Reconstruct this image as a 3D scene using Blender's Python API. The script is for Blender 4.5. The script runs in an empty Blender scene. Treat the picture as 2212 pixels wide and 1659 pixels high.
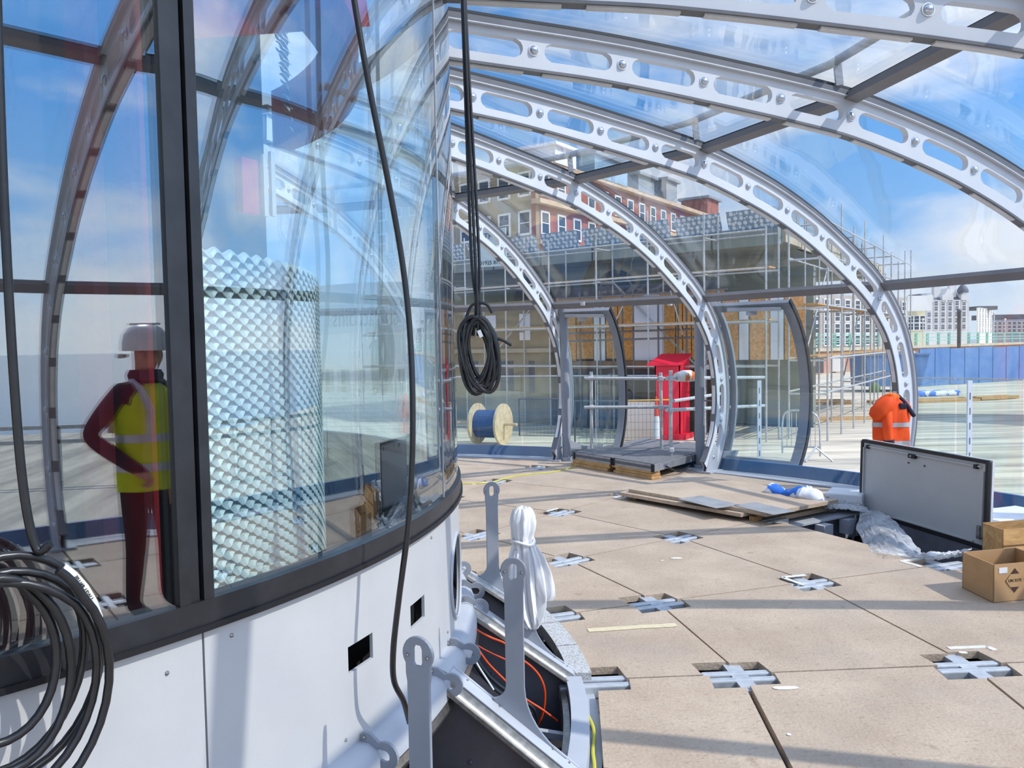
import bpy, bmesh, math, random
from mathutils import Vector, Matrix
random.seed(7)
S = bpy.context.scene
COL = S.collection
# ------------------------------------------------------------------ camera
W, H, F = 2212, 1659, 1720.0
HC, PITCH, ROLL = 1.682, 0.04846, 0.0175
CX, CY, TH0 = -3.319, 3.717, 3.12          # axis of the tower, first rib row (degrees)
cam = bpy.data.cameras.new('camera'); co = bpy.data.objects.new('camera', cam); COL.objects.link(co)
cam.sensor_fit = 'HORIZONTAL'; cam.sensor_width = 36; cam.lens = F / W * 36
cam.clip_start = 0.05; cam.clip_end = 6000
_up = Vector((0, math.sin(PITCH), math.cos(PITCH))); _fw = Vector((0, math.cos(PITCH), -math.sin(PITCH)))
_x = Vector((1, 0, 0)); cr, sr = math.cos(ROLL), math.sin(ROLL)
_r = cr * _x - sr * _up; _u = sr * _x + cr * _up
M = Matrix((_r, _u, -_fw)).transposed().to_4x4(); M.translation = (0, 0, HC)
co.matrix_world = M; S.camera = co
# ------------------------------------------------------------------ light and exposure
S.view_settings.view_transform = 'Standard'; S.view_settings.look = 'None'
S.view_settings.exposure = 0.08; S.view_settings.gamma = 1.0
S.view_settings.use_curve_mapping = False
S.cycles.transparent_max_bounces = 24; S.cycles.max_bounces = 5; S.cycles.diffuse_bounces = 2; S.cycles.glossy_bounces = 3
S.cycles.caustics_reflective = False; S.cycles.caustics_refractive = False
sd = Vector((0.943, -0.334, 1.036)).normalized()        # towards the sun
sl = bpy.data.lights.new('sun', 'SUN'); sl.energy = 3.3; sl.angle = 0.0093; sl.color = (1.0, 0.955, 0.89)
so = bpy.data.objects.new('sun', sl); COL.objects.link(so)
so.rotation_euler = sd.to_track_quat('Z', 'Y').to_euler(); so.location = (20, -5, 30)
w = bpy.data.worlds.new('sky'); S.world = w; w.use_nodes = True
nt = w.node_tree; N = nt.nodes; L = nt.links; N.clear()
def nd(t, **k):
    n = N.new(t)
    for a, b in k.items(): setattr(n, a, b)
    return n
tc = nd('ShaderNodeTexCoord'); sep = nd('ShaderNodeSeparateXYZ'); L.new(tc.outputs['Generated'], sep.inputs[0])
ramp = nd('ShaderNodeValToRGB'); L.new(sep.outputs[2], ramp.inputs[0])
e = ramp.color_ramp.elements
e[0].position = 0.0; e[0].color = (0.66, 0.76, 0.90, 1)
e[1].position = 0.75; e[1].color = (0.08, 0.24, 0.60, 1)
for p_, c_ in ((0.10, (0.30, 0.53, 0.86, 1)), (0.28, (0.12, 0.36, 0.80, 1))):
    q = e.new(p_); q.color = c_
# clouds: flat-bottomed layers, in direction space
mp = nd('ShaderNodeMapping'); mp.inputs['Scale'].default_value = (1.0, 1.0, 2.6); mp.inputs['Location'].default_value = (0.35, 1.9, 0.6)
L.new(tc.outputs['Generated'], mp.inputs[0])
nz = nd('ShaderNodeTexNoise'); nz.inputs['Scale'].default_value = 2.2; nz.inputs['Detail'].default_value = 9; nz.inputs['Roughness'].default_value = 0.56; nz.inputs['Distortion'].default_value = 0.25
L.new(mp.outputs[0], nz.inputs['Vector'])
cr2 = nd('ShaderNodeValToRGB'); L.new(nz.outputs['Fac'], cr2.inputs[0])
cr2.color_ramp.elements[0].position = 0.42; cr2.color_ramp.elements[1].position = 0.60
cr2.color_ramp.elements[0].color = (0, 0, 0, 1); cr2.color_ramp.elements[1].color = (1, 1, 1, 1)
mx = nd('ShaderNodeMixRGB'); mx.inputs[2].default_value = (0.78, 0.81, 0.88, 1)
L.new(cr2.outputs[0], mx.inputs[0]); L.new(ramp.outputs[0], mx.inputs[1])
# the sky brightens broadly towards the sun
dt = nd('ShaderNodeVectorMath', operation='DOT_PRODUCT'); dt.inputs[1].default_value = tuple(sd); L.new(tc.outputs['Generated'], dt.inputs[0])
m1 = nd('ShaderNodeMath', operation='MAXIMUM'); m1.inputs[1].default_value = 0.0; L.new(dt.outputs['Value'], m1.inputs[0])
m2 = nd('ShaderNodeMath', operation='POWER'); m2.inputs[1].default_value = 2.0; L.new(m1.outputs[0], m2.inputs[0])
m3 = nd('ShaderNodeMath', operation='MULTIPLY_ADD'); m3.inputs[1].default_value = 2.0; m3.inputs[2].default_value = 1.0; L.new(m2.outputs[0], m3.inputs[0])
bg = nd('ShaderNodeBackground'); L.new(m3.outputs[0], bg.inputs[1]); L.new(mx.outputs[0], bg.inputs[0])
ow = nd('ShaderNodeOutputWorld'); L.new(bg.outputs[0], ow.inputs[0])

# ------------------------------------------------------------------ helpers
def lin(c): return tuple(((v / 255) / 12.92 if v / 255 <= 0.04045 else ((v / 255 + 0.055) / 1.055) ** 2.4) for v in c)
def rad(d): return math.radians(d)
def th(k): return TH0 + 15 * k
def PP(r, t, z): return Vector((CX + r * math.cos(rad(t)), CY + r * math.sin(rad(t)), z))
def ray(px, py):
    u, v = px - W / 2, py - H / 2
    u, v = cr * u - sr * v, sr * u + cr * v
    return Vector((u / F, 0, 0)) + _fw - _up * (v / F)
def atY(px, py, Y): d = ray(px, py); return Vector((0, 0, HC)) + d * (Y / d.y)
def onZ(px, py, z=0.0): d = ray(px, py); return Vector((0, 0, HC)) + d * ((z - HC) / d.z)

class MB:
    def __init__(s): s.v = []; s.f = []; s.m = []
    def add(s, vs, fs, m=0):
        o = len(s.v); s.v += [Vector(v) for v in vs]
        s.f += [tuple(i + o for i in f) for f in fs]; s.m += [m] * len(fs); return s
    def box(s, c, d, ax=None, m=0):
        c = Vector(c); A = ax or (Vector((1, 0, 0)), Vector((0, 1, 0)), Vector((0, 0, 1)))
        vs = [c + A[0] * (i * d[0] / 2) + A[1] * (j * d[1] / 2) + A[2] * (k * d[2] / 2) for k in (-1, 1) for j in (-1, 1) for i in (-1, 1)]
        return s.add(vs, [(0, 2, 3, 1), (4, 5, 7, 6), (0, 1, 5, 4), (2, 6, 7, 3), (0, 4, 6, 2), (1, 3, 7, 5)], m)
    def rz(s, c, d, a, m=0):
        x = Vector((math.cos(rad(a)), math.sin(rad(a)), 0)); y = Vector((-x.y, x.x, 0))
        return s.box(c, d, (x, y, Vector((0, 0, 1))), m)
    def bar(s, a, b, w_, h_, up=(0, 0, 1), m=0):
        a, b = Vector(a), Vector(b); x = (b - a); l = x.length; x.normalize()
        y = Vector(up).cross(x).normalized(); z = x.cross(y)
        return s.box((a + b) / 2, (l, w_, h_), (x, y, z), m)
    def prism(s, poly, vec, m=0):
        vec = Vector(vec); n = len(poly); p = [Vector(q) for q in poly]
        fs = [tuple(range(n - 1, -1, -1)), tuple(range(n, 2 * n))] + [(i, (i + 1) % n, n + (i + 1) % n, n + i) for i in range(n)]
        return s.add(p + [q + vec for q in p], fs, m)
    def tube(s, path, r, n=8, closed=False, m=0):
        P = [Vector(p) for p in path]; k = len(P); vs = []; fs = []
        rr = r if isinstance(r, (list, tuple)) else [r] * k
        prev = None
        for i in range(k):
            a = P[(i - 1) % k] if closed or i else P[i]; b = P[(i + 1) % k] if closed or i < k - 1 else P[i]
            t = (b - a)
            if t.length < 1e-9: t = Vector((0, 0, 1))
            t.normalize()
            if prev is None:
                prev = t.orthogonal().normalized()
            nn = prev - t * prev.dot(t)
            prev = nn.normalized() if nn.length > 1e-6 else t.orthogonal().normalized()
            bb = t.cross(prev)
            vs += [P[i] + (prev * math.cos(2 * math.pi * j / n) + bb * math.sin(2 * math.pi * j / n)) * rr[i] for j in range(n)]
        for i in range(k if closed else k - 1):
            for j in range(n):
                fs.append((i * n + j, i * n + (j + 1) % n, ((i + 1) % k) * n + (j + 1) % n, ((i + 1) % k) * n + j))
        if not closed: fs += [tuple(range(n - 1, -1, -1)), tuple(range((k - 1) * n, k * n))]
        return s.add(vs, fs, m)
    def lathe(s, prof, c=(0, 0, 0), a0=0, a1=360, n=24, closed_prof=False, m=0):
        full = abs(a1 - a0) >= 359.9; c = Vector(c); k = len(prof); vs = []; fs = []
        cnt = n if full else n + 1
        for i in range(cnt):
            a = rad(a0 + (a1 - a0) * i / n)
            vs += [c + Vector((r * math.cos(a), r * math.sin(a), z)) for r, z in prof]
        kk = k if closed_prof else k - 1
        for i in range(n):
            i2 = (i + 1) % cnt
            for j in range(kk):
                fs.append((i * k + j, i2 * k + j, i2 * k + (j + 1) % k, i * k + (j + 1) % k))
        if closed_prof and not full: fs += [tuple(range(k)), tuple(range(n * k + k - 1, n * k - 1, -1))]
        return s.add(vs, fs, m)
    def ball(s, c, r, n=10, k=6, m=0):
        c = Vector(c); r = Vector(r) if not isinstance(r, (int, float)) else Vector((r, r, r))
        vs = [c + Vector((0, 0, -r.z))]; fs = []
        for i in range(1, k):
            a = -math.pi / 2 + math.pi * i / k
            vs += [c + Vector((r.x * math.cos(a) * math.cos(2 * math.pi * j / n), r.y * math.cos(a) * math.sin(2 * math.pi * j / n), r.z * math.sin(a))) for j in range(n)]
        vs.append(c + Vector((0, 0, r.z)))
        for j in range(n):
            fs.append((0, 1 + (j + 1) % n, 1 + j)); fs.append((len(vs) - 1, 1 + (k - 2) * n + j, 1 + (k - 2) * n + (j + 1) % n))
            for i in range(k - 2): fs.append((1 + i * n + j, 1 + i * n + (j + 1) % n, 1 + (i + 1) * n + (j + 1) % n, 1 + (i + 1) * n + j))
        return s.add(vs, fs, m)
    def mesh(s, name, mats, smooth=False, off=Vector((0, 0, 0))):
        me = bpy.data.meshes.new(name); me.from_pydata([tuple(v - off) for v in s.v], [], s.f)
        for m_ in (mats if isinstance(mats, (list, tuple)) else [mats]): me.materials.append(m_)
        if any(s.m): me.polygons.foreach_set('material_index', s.m)
        bm = bmesh.new(); bm.from_mesh(me); bmesh.ops.recalc_face_normals(bm, faces=bm.faces)
        bm.to_mesh(me); bm.free()
        if smooth:
            me.polygons.foreach_set('use_smooth', [True] * len(me.polygons))
            try: me.set_sharp_from_angle(angle=rad(40))
            except Exception: pass
        me.update(); return me

def link(name, me, parent=None):
    o = bpy.data.objects.new(name, me); COL.objects.link(o)
    if parent is not None: o.parent = parent
    return o
def base_of(parent):
    b = Vector((0, 0, 0))
    while parent is not None: b += parent.location; parent = parent.parent
    return b
def obj(name, mb, mats, parent=None, smooth=False, bevel=0, local=False, origin=None):
    """link a builder as ONE mesh object; vertices are world coordinates unless local"""
    if parent is None and not local:
        lo = [min(v[i] for v in mb.v) for i in range(3)]; hi = [max(v[i] for v in mb.v) for i in range(3)]
        off = Vector(((lo[0] + hi[0]) / 2, (lo[1] + hi[1]) / 2, lo[2])) if origin is None else Vector(origin)
    else: off = Vector((0, 0, 0)) if local else base_of(parent)
    o = link(name, mb.mesh(name, mats, smooth, off), parent)
    if parent is None and not local: o.location = off
    if bevel:
        b = o.modifiers.new('bevel', 'BEVEL'); b.width = bevel; b.segments = 2; b.limit_method = 'ANGLE'
    return o
def tag(o, label=None, cat=None, group=None, kind=None):
    for k, v in (('label', label), ('category', cat), ('group', group), ('kind', kind)):
        if v: o[k] = v
    return o
def thing(name, label, cat, loc, group=None, rz=0):
    o = bpy.data.objects.new(name, None); COL.objects.link(o); o.location = loc; o.rotation_euler = (0, 0, rz)
    o.empty_display_size = 0.1
    return tag(o, label, cat, group)
def struct(name, loc=(0, 0, 0), label=None):
    o = bpy.data.objects.new(name, None); COL.objects.link(o); o.location = loc
    return tag(o, label, None, None, 'structure')

# ------------------------------------------------------------------ materials
MATS = {}
def pm(name, c1, c2=None, scale=6, rough=0.5, metal=0.0, bump=0.0, stretch=(1, 1, 1), detail=5, thr=(0.35, 0.65), spec=0.5, coord='Object', rnd=0.0, emit=None, alpha=None, bscale=None):
    """procedural principled material: two colours mixed by noise, optional bump"""
    m = bpy.data.materials.new(name); m.use_nodes = True; t = m.node_tree; n = t.nodes; l = t.links
    b = n['Principled BSDF']; b.inputs['Roughness'].default_value = rough; b.inputs['Metallic'].default_value = metal
    b.inputs['Specular IOR Level'].default_value = spec
    c1 = lin(c1) + (1,); c2 = lin(c2) + (1,) if c2 else tuple(v * 0.86 for v in c1[:3]) + (1,)
    co_ = n.new('ShaderNodeTexCoord'); ma = n.new('ShaderNodeMapping'); ma.inputs['Scale'].default_value = stretch
    l.new(co_.outputs[coord], ma.inputs[0])
    z = n.new('ShaderNodeTexNoise'); z.inputs['Scale'].default_value = scale; z.inputs['Detail'].default_value = detail; z.inputs['Roughness'].default_value = 0.6
    l.new(ma.outputs[0], z.inputs['Vector'])
    r = n.new('ShaderNodeValToRGB'); r.color_ramp.elements[0].position = thr[0]; r.color_ramp.elements[1].position = thr[1]
    r.color_ramp.elements[0].color = c1; r.color_ramp.elements[1].color = c2
    l.new(z.outputs['Fac'], r.inputs[0]); last = r.outputs[0]
    if rnd:
        oi = n.new('ShaderNodeObjectInfo'); hs = n.new('ShaderNodeHueSaturation'); mr = n.new('ShaderNodeMapRange')
        mr.inputs['To Min'].default_value = 1 - rnd; mr.inputs['To Max'].default_value = 1 + rnd
        l.new(oi.outputs['Random'], mr.inputs[0]); l.new(mr.outputs[0], hs.inputs['Value']); l.new(last, hs.inputs['Color']); last = hs.outputs[0]
    l.new(last, b.inputs['Base Color'])
    if bump:
        z2 = z
        if bscale:
            z2 = n.new('ShaderNodeTexNoise'); z2.inputs['Scale'].default_value = bscale; z2.inputs['Detail'].default_value = 4; l.new(ma.outputs[0], z2.inputs['Vector'])
        bp = n.new('ShaderNodeBump'); bp.inputs['Strength'].default_value = bump; bp.inputs['Distance'].default_value = 0.02
        l.new(z2.outputs['Fac'], bp.inputs['Height']); l.new(bp.outputs[0], b.inputs['Normal'])
    if alpha is not None: b.inputs['Alpha'].default_value = alpha
    if emit: b.inputs['Emission Color'].default_value = lin(emit[0]) + (1,); b.inputs['Emission Strength'].default_value = emit[1]
    MATS[name] = m; return m
def glass(name, tint, refl, ior=1.45, wave=0.0, wscale=1.5, fres=1.0, rough=0.0):
    """pane surface: clear tinted transmission plus mirror reflection growing towards grazing angles"""
    m = bpy.data.materials.new(name); m.use_nodes = True; t = m.node_tree; n = t.nodes; l = t.links; n.clear()
    tr = n.new('ShaderNodeBsdfTransparent'); tr.inputs[0].default_value = tuple(tint) + (1,)
    gl = n.new('ShaderNodeBsdfGlossy'); gl.inputs['Roughness'].default_value = rough; gl.inputs[0].default_value = (0.96, 0.98, 1, 1)
    ge = n.new('ShaderNodeNewGeometry'); dp = n.new('ShaderNodeVectorMath'); dp.operation = 'DOT_PRODUCT'; l.new(ge.outputs['Normal'], dp.inputs[0]); l.new(ge.outputs['Incoming'], dp.inputs[1])
    ab = n.new('ShaderNodeMath'); ab.operation = 'ABSOLUTE'; l.new(dp.outputs['Value'], ab.inputs[0])
    om = n.new('ShaderNodeMath'); om.operation = 'SUBTRACT'; om.inputs[0].default_value = 1.0; om.use_clamp = True; l.new(ab.outputs[0], om.inputs[1])
    p5 = n.new('ShaderNodeMath'); p5.operation = 'POWER'; p5.inputs[1].default_value = 4.6; l.new(om.outputs[0], p5.inputs[0])
    mu = n.new('ShaderNodeMath'); mu.operation = 'MULTIPLY_ADD'; mu.inputs[1].default_value = fres * (1 - refl); mu.inputs[2].default_value = refl; mu.use_clamp = True
    l.new(p5.outputs[0], mu.inputs[0])
    if wave:
        co_ = n.new('ShaderNodeTexCoord'); z = n.new('ShaderNodeTexNoise'); z.inputs['Scale'].default_value = wscale; z.inputs['Detail'].default_value = 2
        ma = n.new('ShaderNodeMapping'); ma.inputs['Scale'].default_value = (1, 1, 0.45); l.new(co_.outputs['Object'], ma.inputs[0]); l.new(ma.outputs[0], z.inputs['Vector'])
        bp = n.new('ShaderNodeBump'); bp.inputs['Strength'].default_value = wave; bp.inputs['Distance'].default_value = 0.05
        l.new(z.outputs['Fac'], bp.inputs['Height']); l.new(bp.outputs[0], gl.inputs['Normal'])
    ms = n.new('ShaderNodeMixShader'); l.new(mu.outputs[0], ms.inputs[0]); l.new(tr.outputs[0], ms.inputs[1]); l.new(gl.outputs[0], ms.inputs[2])
    o = n.new('ShaderNodeOutputMaterial'); l.new(ms.outputs[0], o.inputs[0]); MATS[name] = m; return m

def board_mat():
    m = pm('floor_board_ply', (198, 177, 154), (180, 158, 136), scale=2.2, rough=0.75, bump=0.25, bscale=60, rnd=0.06, coord='Object')
    t = m.node_tree; n = t.nodes; l = t.links; b = n['Principled BSDF']; src = b.inputs['Base Color'].links[0].from_socket
    ge = n.new('ShaderNodeNewGeometry')
    def layer(src, scale, lo, hi, col, strx=(1, 1, 1), fac=1.0):
        ma = n.new('ShaderNodeMapping'); ma.inputs['Scale'].default_value = strx; l.new(ge.outputs['Position'], ma.inputs[0])
        z = n.new('ShaderNodeTexNoise'); z.inputs['Scale'].default_value = scale; z.inputs['Detail'].default_value = 4; l.new(ma.outputs[0], z.inputs['Vector'])
        r = n.new('ShaderNodeMapRange'); r.inputs['From Min'].default_value = lo; r.inputs['From Max'].default_value = hi; r.inputs['To Max'].default_value = fac
        l.new(z.outputs['Fac'], r.inputs[0])
        x = n.new('ShaderNodeMixRGB'); x.inputs[2].default_value = lin(col) + (1,); l.new(r.outputs[0], x.inputs[0]); l.new(src, x.inputs[1]); return x.outputs[0]
    s = layer(src, 26, 0.55, 0.75, (150, 128, 110), (1, 2.4, 1), 0.7)
    s = layer(s, 70, 0.60, 0.72, (225, 211, 192), (1, 3.0, 1), 0.8)
    s = layer(s, 6, 0.66, 0.72, (148, 122, 98), (1, 1, 1), 0.45)
    s = layer(s, 1.3, 0.5, 0.75, (168, 152, 140), (1, 1, 1), 0.6)
    l.new(s, b.inputs['Base Color']); return m
BOARD = board_mat()
WOOD = pm('cut_wood', (190, 150, 100), (160, 118, 72), scale=8, rough=0.7, stretch=(1, 6, 6))
GALV = pm('galvanised_steel', (200, 203, 206), (180, 184, 190), scale=18, rough=0.42, metal=0.2)
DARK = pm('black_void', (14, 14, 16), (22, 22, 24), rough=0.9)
WHITE = pm('white_panel', (194, 194, 194), (188, 188, 189), scale=3, rough=0.42, bump=0.02, bscale=90)
BLACKF = pm('black_frame', (30, 31, 35), (42, 43, 48), scale=10, rough=0.35)
GREY = pm('grey_paint', (146, 151, 160), (138, 143, 153), scale=4, rough=0.42)
GREYL = pm('light_grey_paint', (186, 189, 195), (178, 181, 188), scale=4, rough=0.45)
STEEL = pm('brushed_steel', (168, 164, 158), (138, 134, 128), scale=30, rough=0.3, metal=0.8, stretch=(1, 1, 1))
CHAR = pm('charcoal_plate', (104, 104, 112), (90, 90, 98), scale=5, rough=0.55)
RUB = pm('black_rubber', (20, 20, 22), (30, 30, 33), scale=30, rough=0.32, spec=0.6)
RIBM = pm('rib_paint', (222, 225, 230), (214, 218, 224), scale=3, rough=0.42)
FLNG = pm('rib_flange_dark', (120, 121, 126), (104, 105, 110), scale=3, rough=0.45)
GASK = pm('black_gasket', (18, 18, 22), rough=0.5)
COVER = pm('white_cover', (235, 236, 238), rough=0.4)
BRONZE = pm('transom_paint', (134, 132, 134), (122, 120, 122), scale=3, rough=0.5)
REDP = pm('red_paint', (168, 18, 32), (150, 14, 28), scale=3, rough=0.5)
MAROON = pm('dark_red_steel', (58, 12, 18), (46, 10, 16), scale=2, rough=0.6)
ORANGE = pm('orange_cable', (232, 84, 26), (220, 70, 20), rough=0.4)
YELLOW = pm('yellow_cable', (214, 206, 70), rough=0.45)
CARD = pm('cardboard', (192, 152, 108), (182, 142, 98), scale=5, rough=0.8)
PLY = pm('raw_timber', (206, 166, 112), (178, 134, 82), scale=5, rough=0.75, stretch=(1, 5, 5), rnd=0.1)
CLOTHW = pm('white_cloth', (240, 240, 240), (230, 230, 232), scale=12, rough=0.9)
COREG = glass('core_glass', (0.88, 0.955, 0.965), 0.21, 1.5, wave=0.010, wscale=1.1, fres=1.0)
DOMEG = glass('dome_glass', (0.975, 0.99, 0.99), 0.035, 1.42, wave=0.10, wscale=1.6, fres=0.8)
DOORG = glass('door_glass', (0.92, 0.975, 0.965), 0.05, 1.45, wave=0.06, wscale=2.0, fres=0.8)
# ================================================================== FLOOR
RINGS = [3.72, 4.458, 5.658, 6.858, 8.058, 8.74]
floor_o = struct('floor', (CX, CY, 0), 'raised floor of plywood boards around the glass core')
def board(k, i, z=0.0, g=0.005, r0=None, r1=None, t0=None, t1=None, notch=(1, 1, 1, 1), thick=0.04, parent=None, na=0.17, nb=0.145, name='plywood_board', top=True):
    r0 = RINGS[i] if r0 is None else r0; r1 = RINGS[i + 1] if r1 is None else r1
    t0 = th(k) if t0 is None else t0; t1 = th(k + 1) if t1 is None else t1
    c = [PP(r0, t0, z), PP(r1, t0, z), PP(r1, t1, z), PP(r0, t1, z)]
    ctr = sum(c, Vector()) / 4; poly = []
    for j in range(4):
        p, a, b = c[j], c[(j - 1) % 4], c[(j + 1) % 4]
        ua = (a - p).normalized(); ub = (b - p).normalized()
        q = p + (ua + ub) * g * (1 + random.random() * 0.8)
        if notch[j]:
            # which edge is radial: j=0 -> next is radial ; j=1 -> prev radial ...
            la, lb = (nb, na) if j % 2 == 0 else (na, nb)
            la *= random.uniform(0.85, 1.12); lb *= random.uniform(0.85, 1.12)
            poly += [q + ua * la, q + ua * la + ub * lb, q + ub * lb]
        else: poly.append(q)
    mb = MB().prism(poly, (0, 0, -thick))
    return obj(name, mb, [BOARD], floor_o if parent is None else parent)
for k in range(-4, 6):
    for i in range(5):
        if k == 1 and i in (3, 4): continue                    # open pit under the grey hatch
        nt_ = [1, 1, 1, 1]
        if i == 4: nt_ = [1, 0, 0, 1]
        if k == -1 and i == 1:                                 # the board whose joint gapes towards the viewer
            board(k, i, notch=nt_, r0=RINGS[1] + 0.012)
        else: board(k, i, notch=nt_)
board(1, 4, r0=8.2, r1=8.74, notch=(0, 0, 0, 0))
for k in range(-4, 7):
    for s_ in (-1, 1):
        d = Vector((-math.sin(rad(th(k))), math.cos(rad(th(k))), 0)) * 0.038 * s_
        mb = MB().bar(PP(3.62, th(k), -0.10) + d, PP(8.7, th(k), -0.10) + d, 0.046, 0.07)
        obj('radial_beam', mb, [GALV], floor_o)
        for r_ in RINGS[:5]:
            if k in (1, 2) and r_ > 7.5: continue
            obj('beam_flange', MB().bar(PP(r_ - .19, th(k), -0.045) + d, PP(r_ + .19, th(k), -0.045) + d, 0.046, 0.074), [GALV], floor_o, bevel=0.008)
    if k < 6:
        for r_ in RINGS[1:5]:
            if k == 1 and r_ > 7: continue
            mb = MB().bar(PP(r_, th(k), -0.10), PP(r_, th(k + 1), -0.10), 0.085, 0.04); obj('cross_beam', mb, [GALV], floor_o)
            obj('cross_flange', MB().bar(PP(r_, th(k), -0.036) + Vector((math.sin(rad(th(k))), -math.cos(rad(th(k))), 0)) * .17, PP(r_, th(k), -0.036) - Vector((math.sin(rad(th(k))), -math.cos(rad(th(k))), 0)) * .17, 0.085, 0.044), [GALV], floor_o)
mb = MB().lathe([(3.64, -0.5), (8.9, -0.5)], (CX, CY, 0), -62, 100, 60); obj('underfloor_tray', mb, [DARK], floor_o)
# steel rim at the pod edge
mb = MB().lathe([(8.70, -0.05), (8.70, 0.012), (8.96, 0.012), (8.99, -0.12), (8.9, -0.5)], (CX, CY, 0), -62, 100, 90)
tag(obj('trim_1', mb, [GREYL]), 'pale grey sill running around the edge of the floor', None, None, 'structure')
mb = MB().lathe([(9.14, -0.10), (9.16, 0.13), (9.20, 0.13), (9.6, -0.10), (10.6, -0.32), (10.7, -0.6)], (CX, CY, 0), -62, 100, 90)
tag(obj('trim_2', mb, [pm('blue_membrane', (52, 100, 150), (74, 126, 172), scale=1.5, rough=0.45, bump=0.2, bscale=4)]), 'blue membrane skirt outside the foot of the glass', None, None, 'structure')

# pit under the hatch
pit = struct('floor_pit', (CX, CY, 0)); pit['label'] = 'open service pit with steel beams under the grey hatch'
mb = MB().prism([PP(6.86, th(1), -0.40), PP(8.3, th(1), -0.40), PP(8.3, th(2), -0.40), PP(6.86, th(2), -0.40)], (0, 0, -0.03)); obj('tray', mb, [CHAR], pit)
for a, b in (((6.9, th(2) - .4), (8.2, th(2) - .4)), ((6.9, th(1) + .4), (8.2, th(1) + .4)), ((8.15, th(1)), (8.15, th(2)))):
    mb = MB().bar(PP(*a, -0.2), PP(*b, -0.2), 0.05, 0.26); obj('side_beam', mb, [GREY], pit)
mb = MB().bar(PP(7.0, th(2) - 1.0, -0.06), PP(8.1, th(2) - 1.0, -0.06), 0.12, 0.02); obj('ledge', mb, [GREYL], pit)
for r_, t_ in ((7.35, th(2) - 1.8), (7.75, th(2) - 1.6)):
    mb = MB().rz(PP(r_, t_, -0.15), (0.14, 0.10, 0.14), th(2)); obj('bracket', mb, [GREYL], pit)
mb = MB().bar(PP(7.2, th(1) + 3, -0.33), PP(7.9, th(2) - 3, -0.33), 0.09, 0.07); obj('pipe_duct', mb, [GALV], pit)

# lifted boards resting on the floor in the next bay
lb = thing('lifted_floor_boards', 'two lifted plywood boards stacked beside the open service pit', 'boards', PP(7.1, 40, 0.0))
board(2, 3, z=0.078, r0=6.55, r1=7.72, t0=32.6, t1=47.3, notch=(1, 0, 0, 0), thick=0.034, parent=lb, name='lower_board')
board(2, 3, z=0.113, r0=6.62, r1=7.85, t0=31.8, t1=46.6, notch=(0, 1, 0, 0), thick=0.034, parent=lb, name='upper_board')
for r_, t_ in ((6.7, 33.5), (7.6, 33.3), (6.7, 46), (7.6, 46)): obj('packer', MB().rz(PP(r_, t_, 0.022), (0.12, 0.06, 0.044), 40), [WOOD], lb)
for n_, (px, py, wx, wy) in enumerate([(1530, 1084, 0.55, 0.30), (1650, 1098, 0.5, 0.28)]):
    p = onZ(px, py, 0.117); mb = MB().rz(p, (wx, wy, 0.004), 118); obj('metal_sheet', mb, [pm('dull_sheet_%d' % n_, (176, 176, 176), (156, 156, 158), scale=6, rough=0.45, metal=0.2)], lb)

# tape, paper, stains on the boards
TAPE = pm('masking_tape', (226, 212, 178), (214, 198, 160), scale=30, rough=0.8)
a, b = onZ(1270, 1362, 0.001), onZ(1461, 1350, 0.001)
d = (b - a).normalized(); n_ = Vector((-d.y, d.x, 0)); poly = []
for i in range(13): poly.append(a + (b - a) * i / 12 - n_ * (0.028 + random.uniform(-.004, .004)) + Vector((0, 0, 0.001)))
for i in range(12, -1, -1): poly.append(a + (b - a) * i / 12 + n_ * (0.028 + random.uniform(-.004, .004)) + Vector((0, 0, 0.001)))
tag(obj('tape_strip', MB().prism(poly, (0, 0, 0.0015)), [TAPE]), 'long torn strip of cream tape stuck to the floor boards', 'tape')
for px, py, sx, sy, rz_, lab in ((1695, 1486, .13, .045, 5, 'crumpled white tape scrap beside the nearest floor opening'), (2081, 1410, .05, .03, 20, 'small white paper scrap left of the opening by the right edge'), (1461, 1206, .09, .05, 10, 'white paper square on the boards in mid floor'), (1430, 1211, .03, .02, 0, 'tiny white paper chip beside the white paper square'), (1704, 1487 + 100, .02, .02, 0, 'tiny pale crumb on the boards near the bottom edge')):
    p = onZ(px, py, 0.002); mb = MB(); q = []
    for i in range(9):
        an = 2 * math.pi * i / 9; q.append(p + Vector((math.cos(an) * sx / 2 * random.uniform(.75, 1.2), math.sin(an) * sy / 2 * random.uniform(.75, 1.2), 0)))
    if lab: tag(obj('paper_scrap', mb.prism(q, (0, 0, 0.002)), [CLOTHW]), lab, 'scrap')

# white painted edges around some openings
WP = pm('white_edge_paint', (232, 228, 220), (214, 208, 198), scale=20, rough=.8)
for pts in (((1690, 1247), (1740, 1242)), ((1690, 1247), (1736, 1263)), ((2048, 1400), (2132, 1397)), ((2132, 1397), (2150, 1404)), ((1325, 1074), (1392, 1062)), ((1325, 1074), (1352, 1079)), ((1352, 1079), (1410, 1068)), ((1946, 1212), (1992, 1206)), ((1946, 1212), (1990, 1224)), ((1020, 1046), (1052, 1041)), ((1180, 1105), (1205, 1098))):
    a, b = onZ(*pts[0], .002), onZ(*pts[1], .002); obj('white_edge_strip', MB().bar(a, b, .035, .003), [WP], floor_o)

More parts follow.
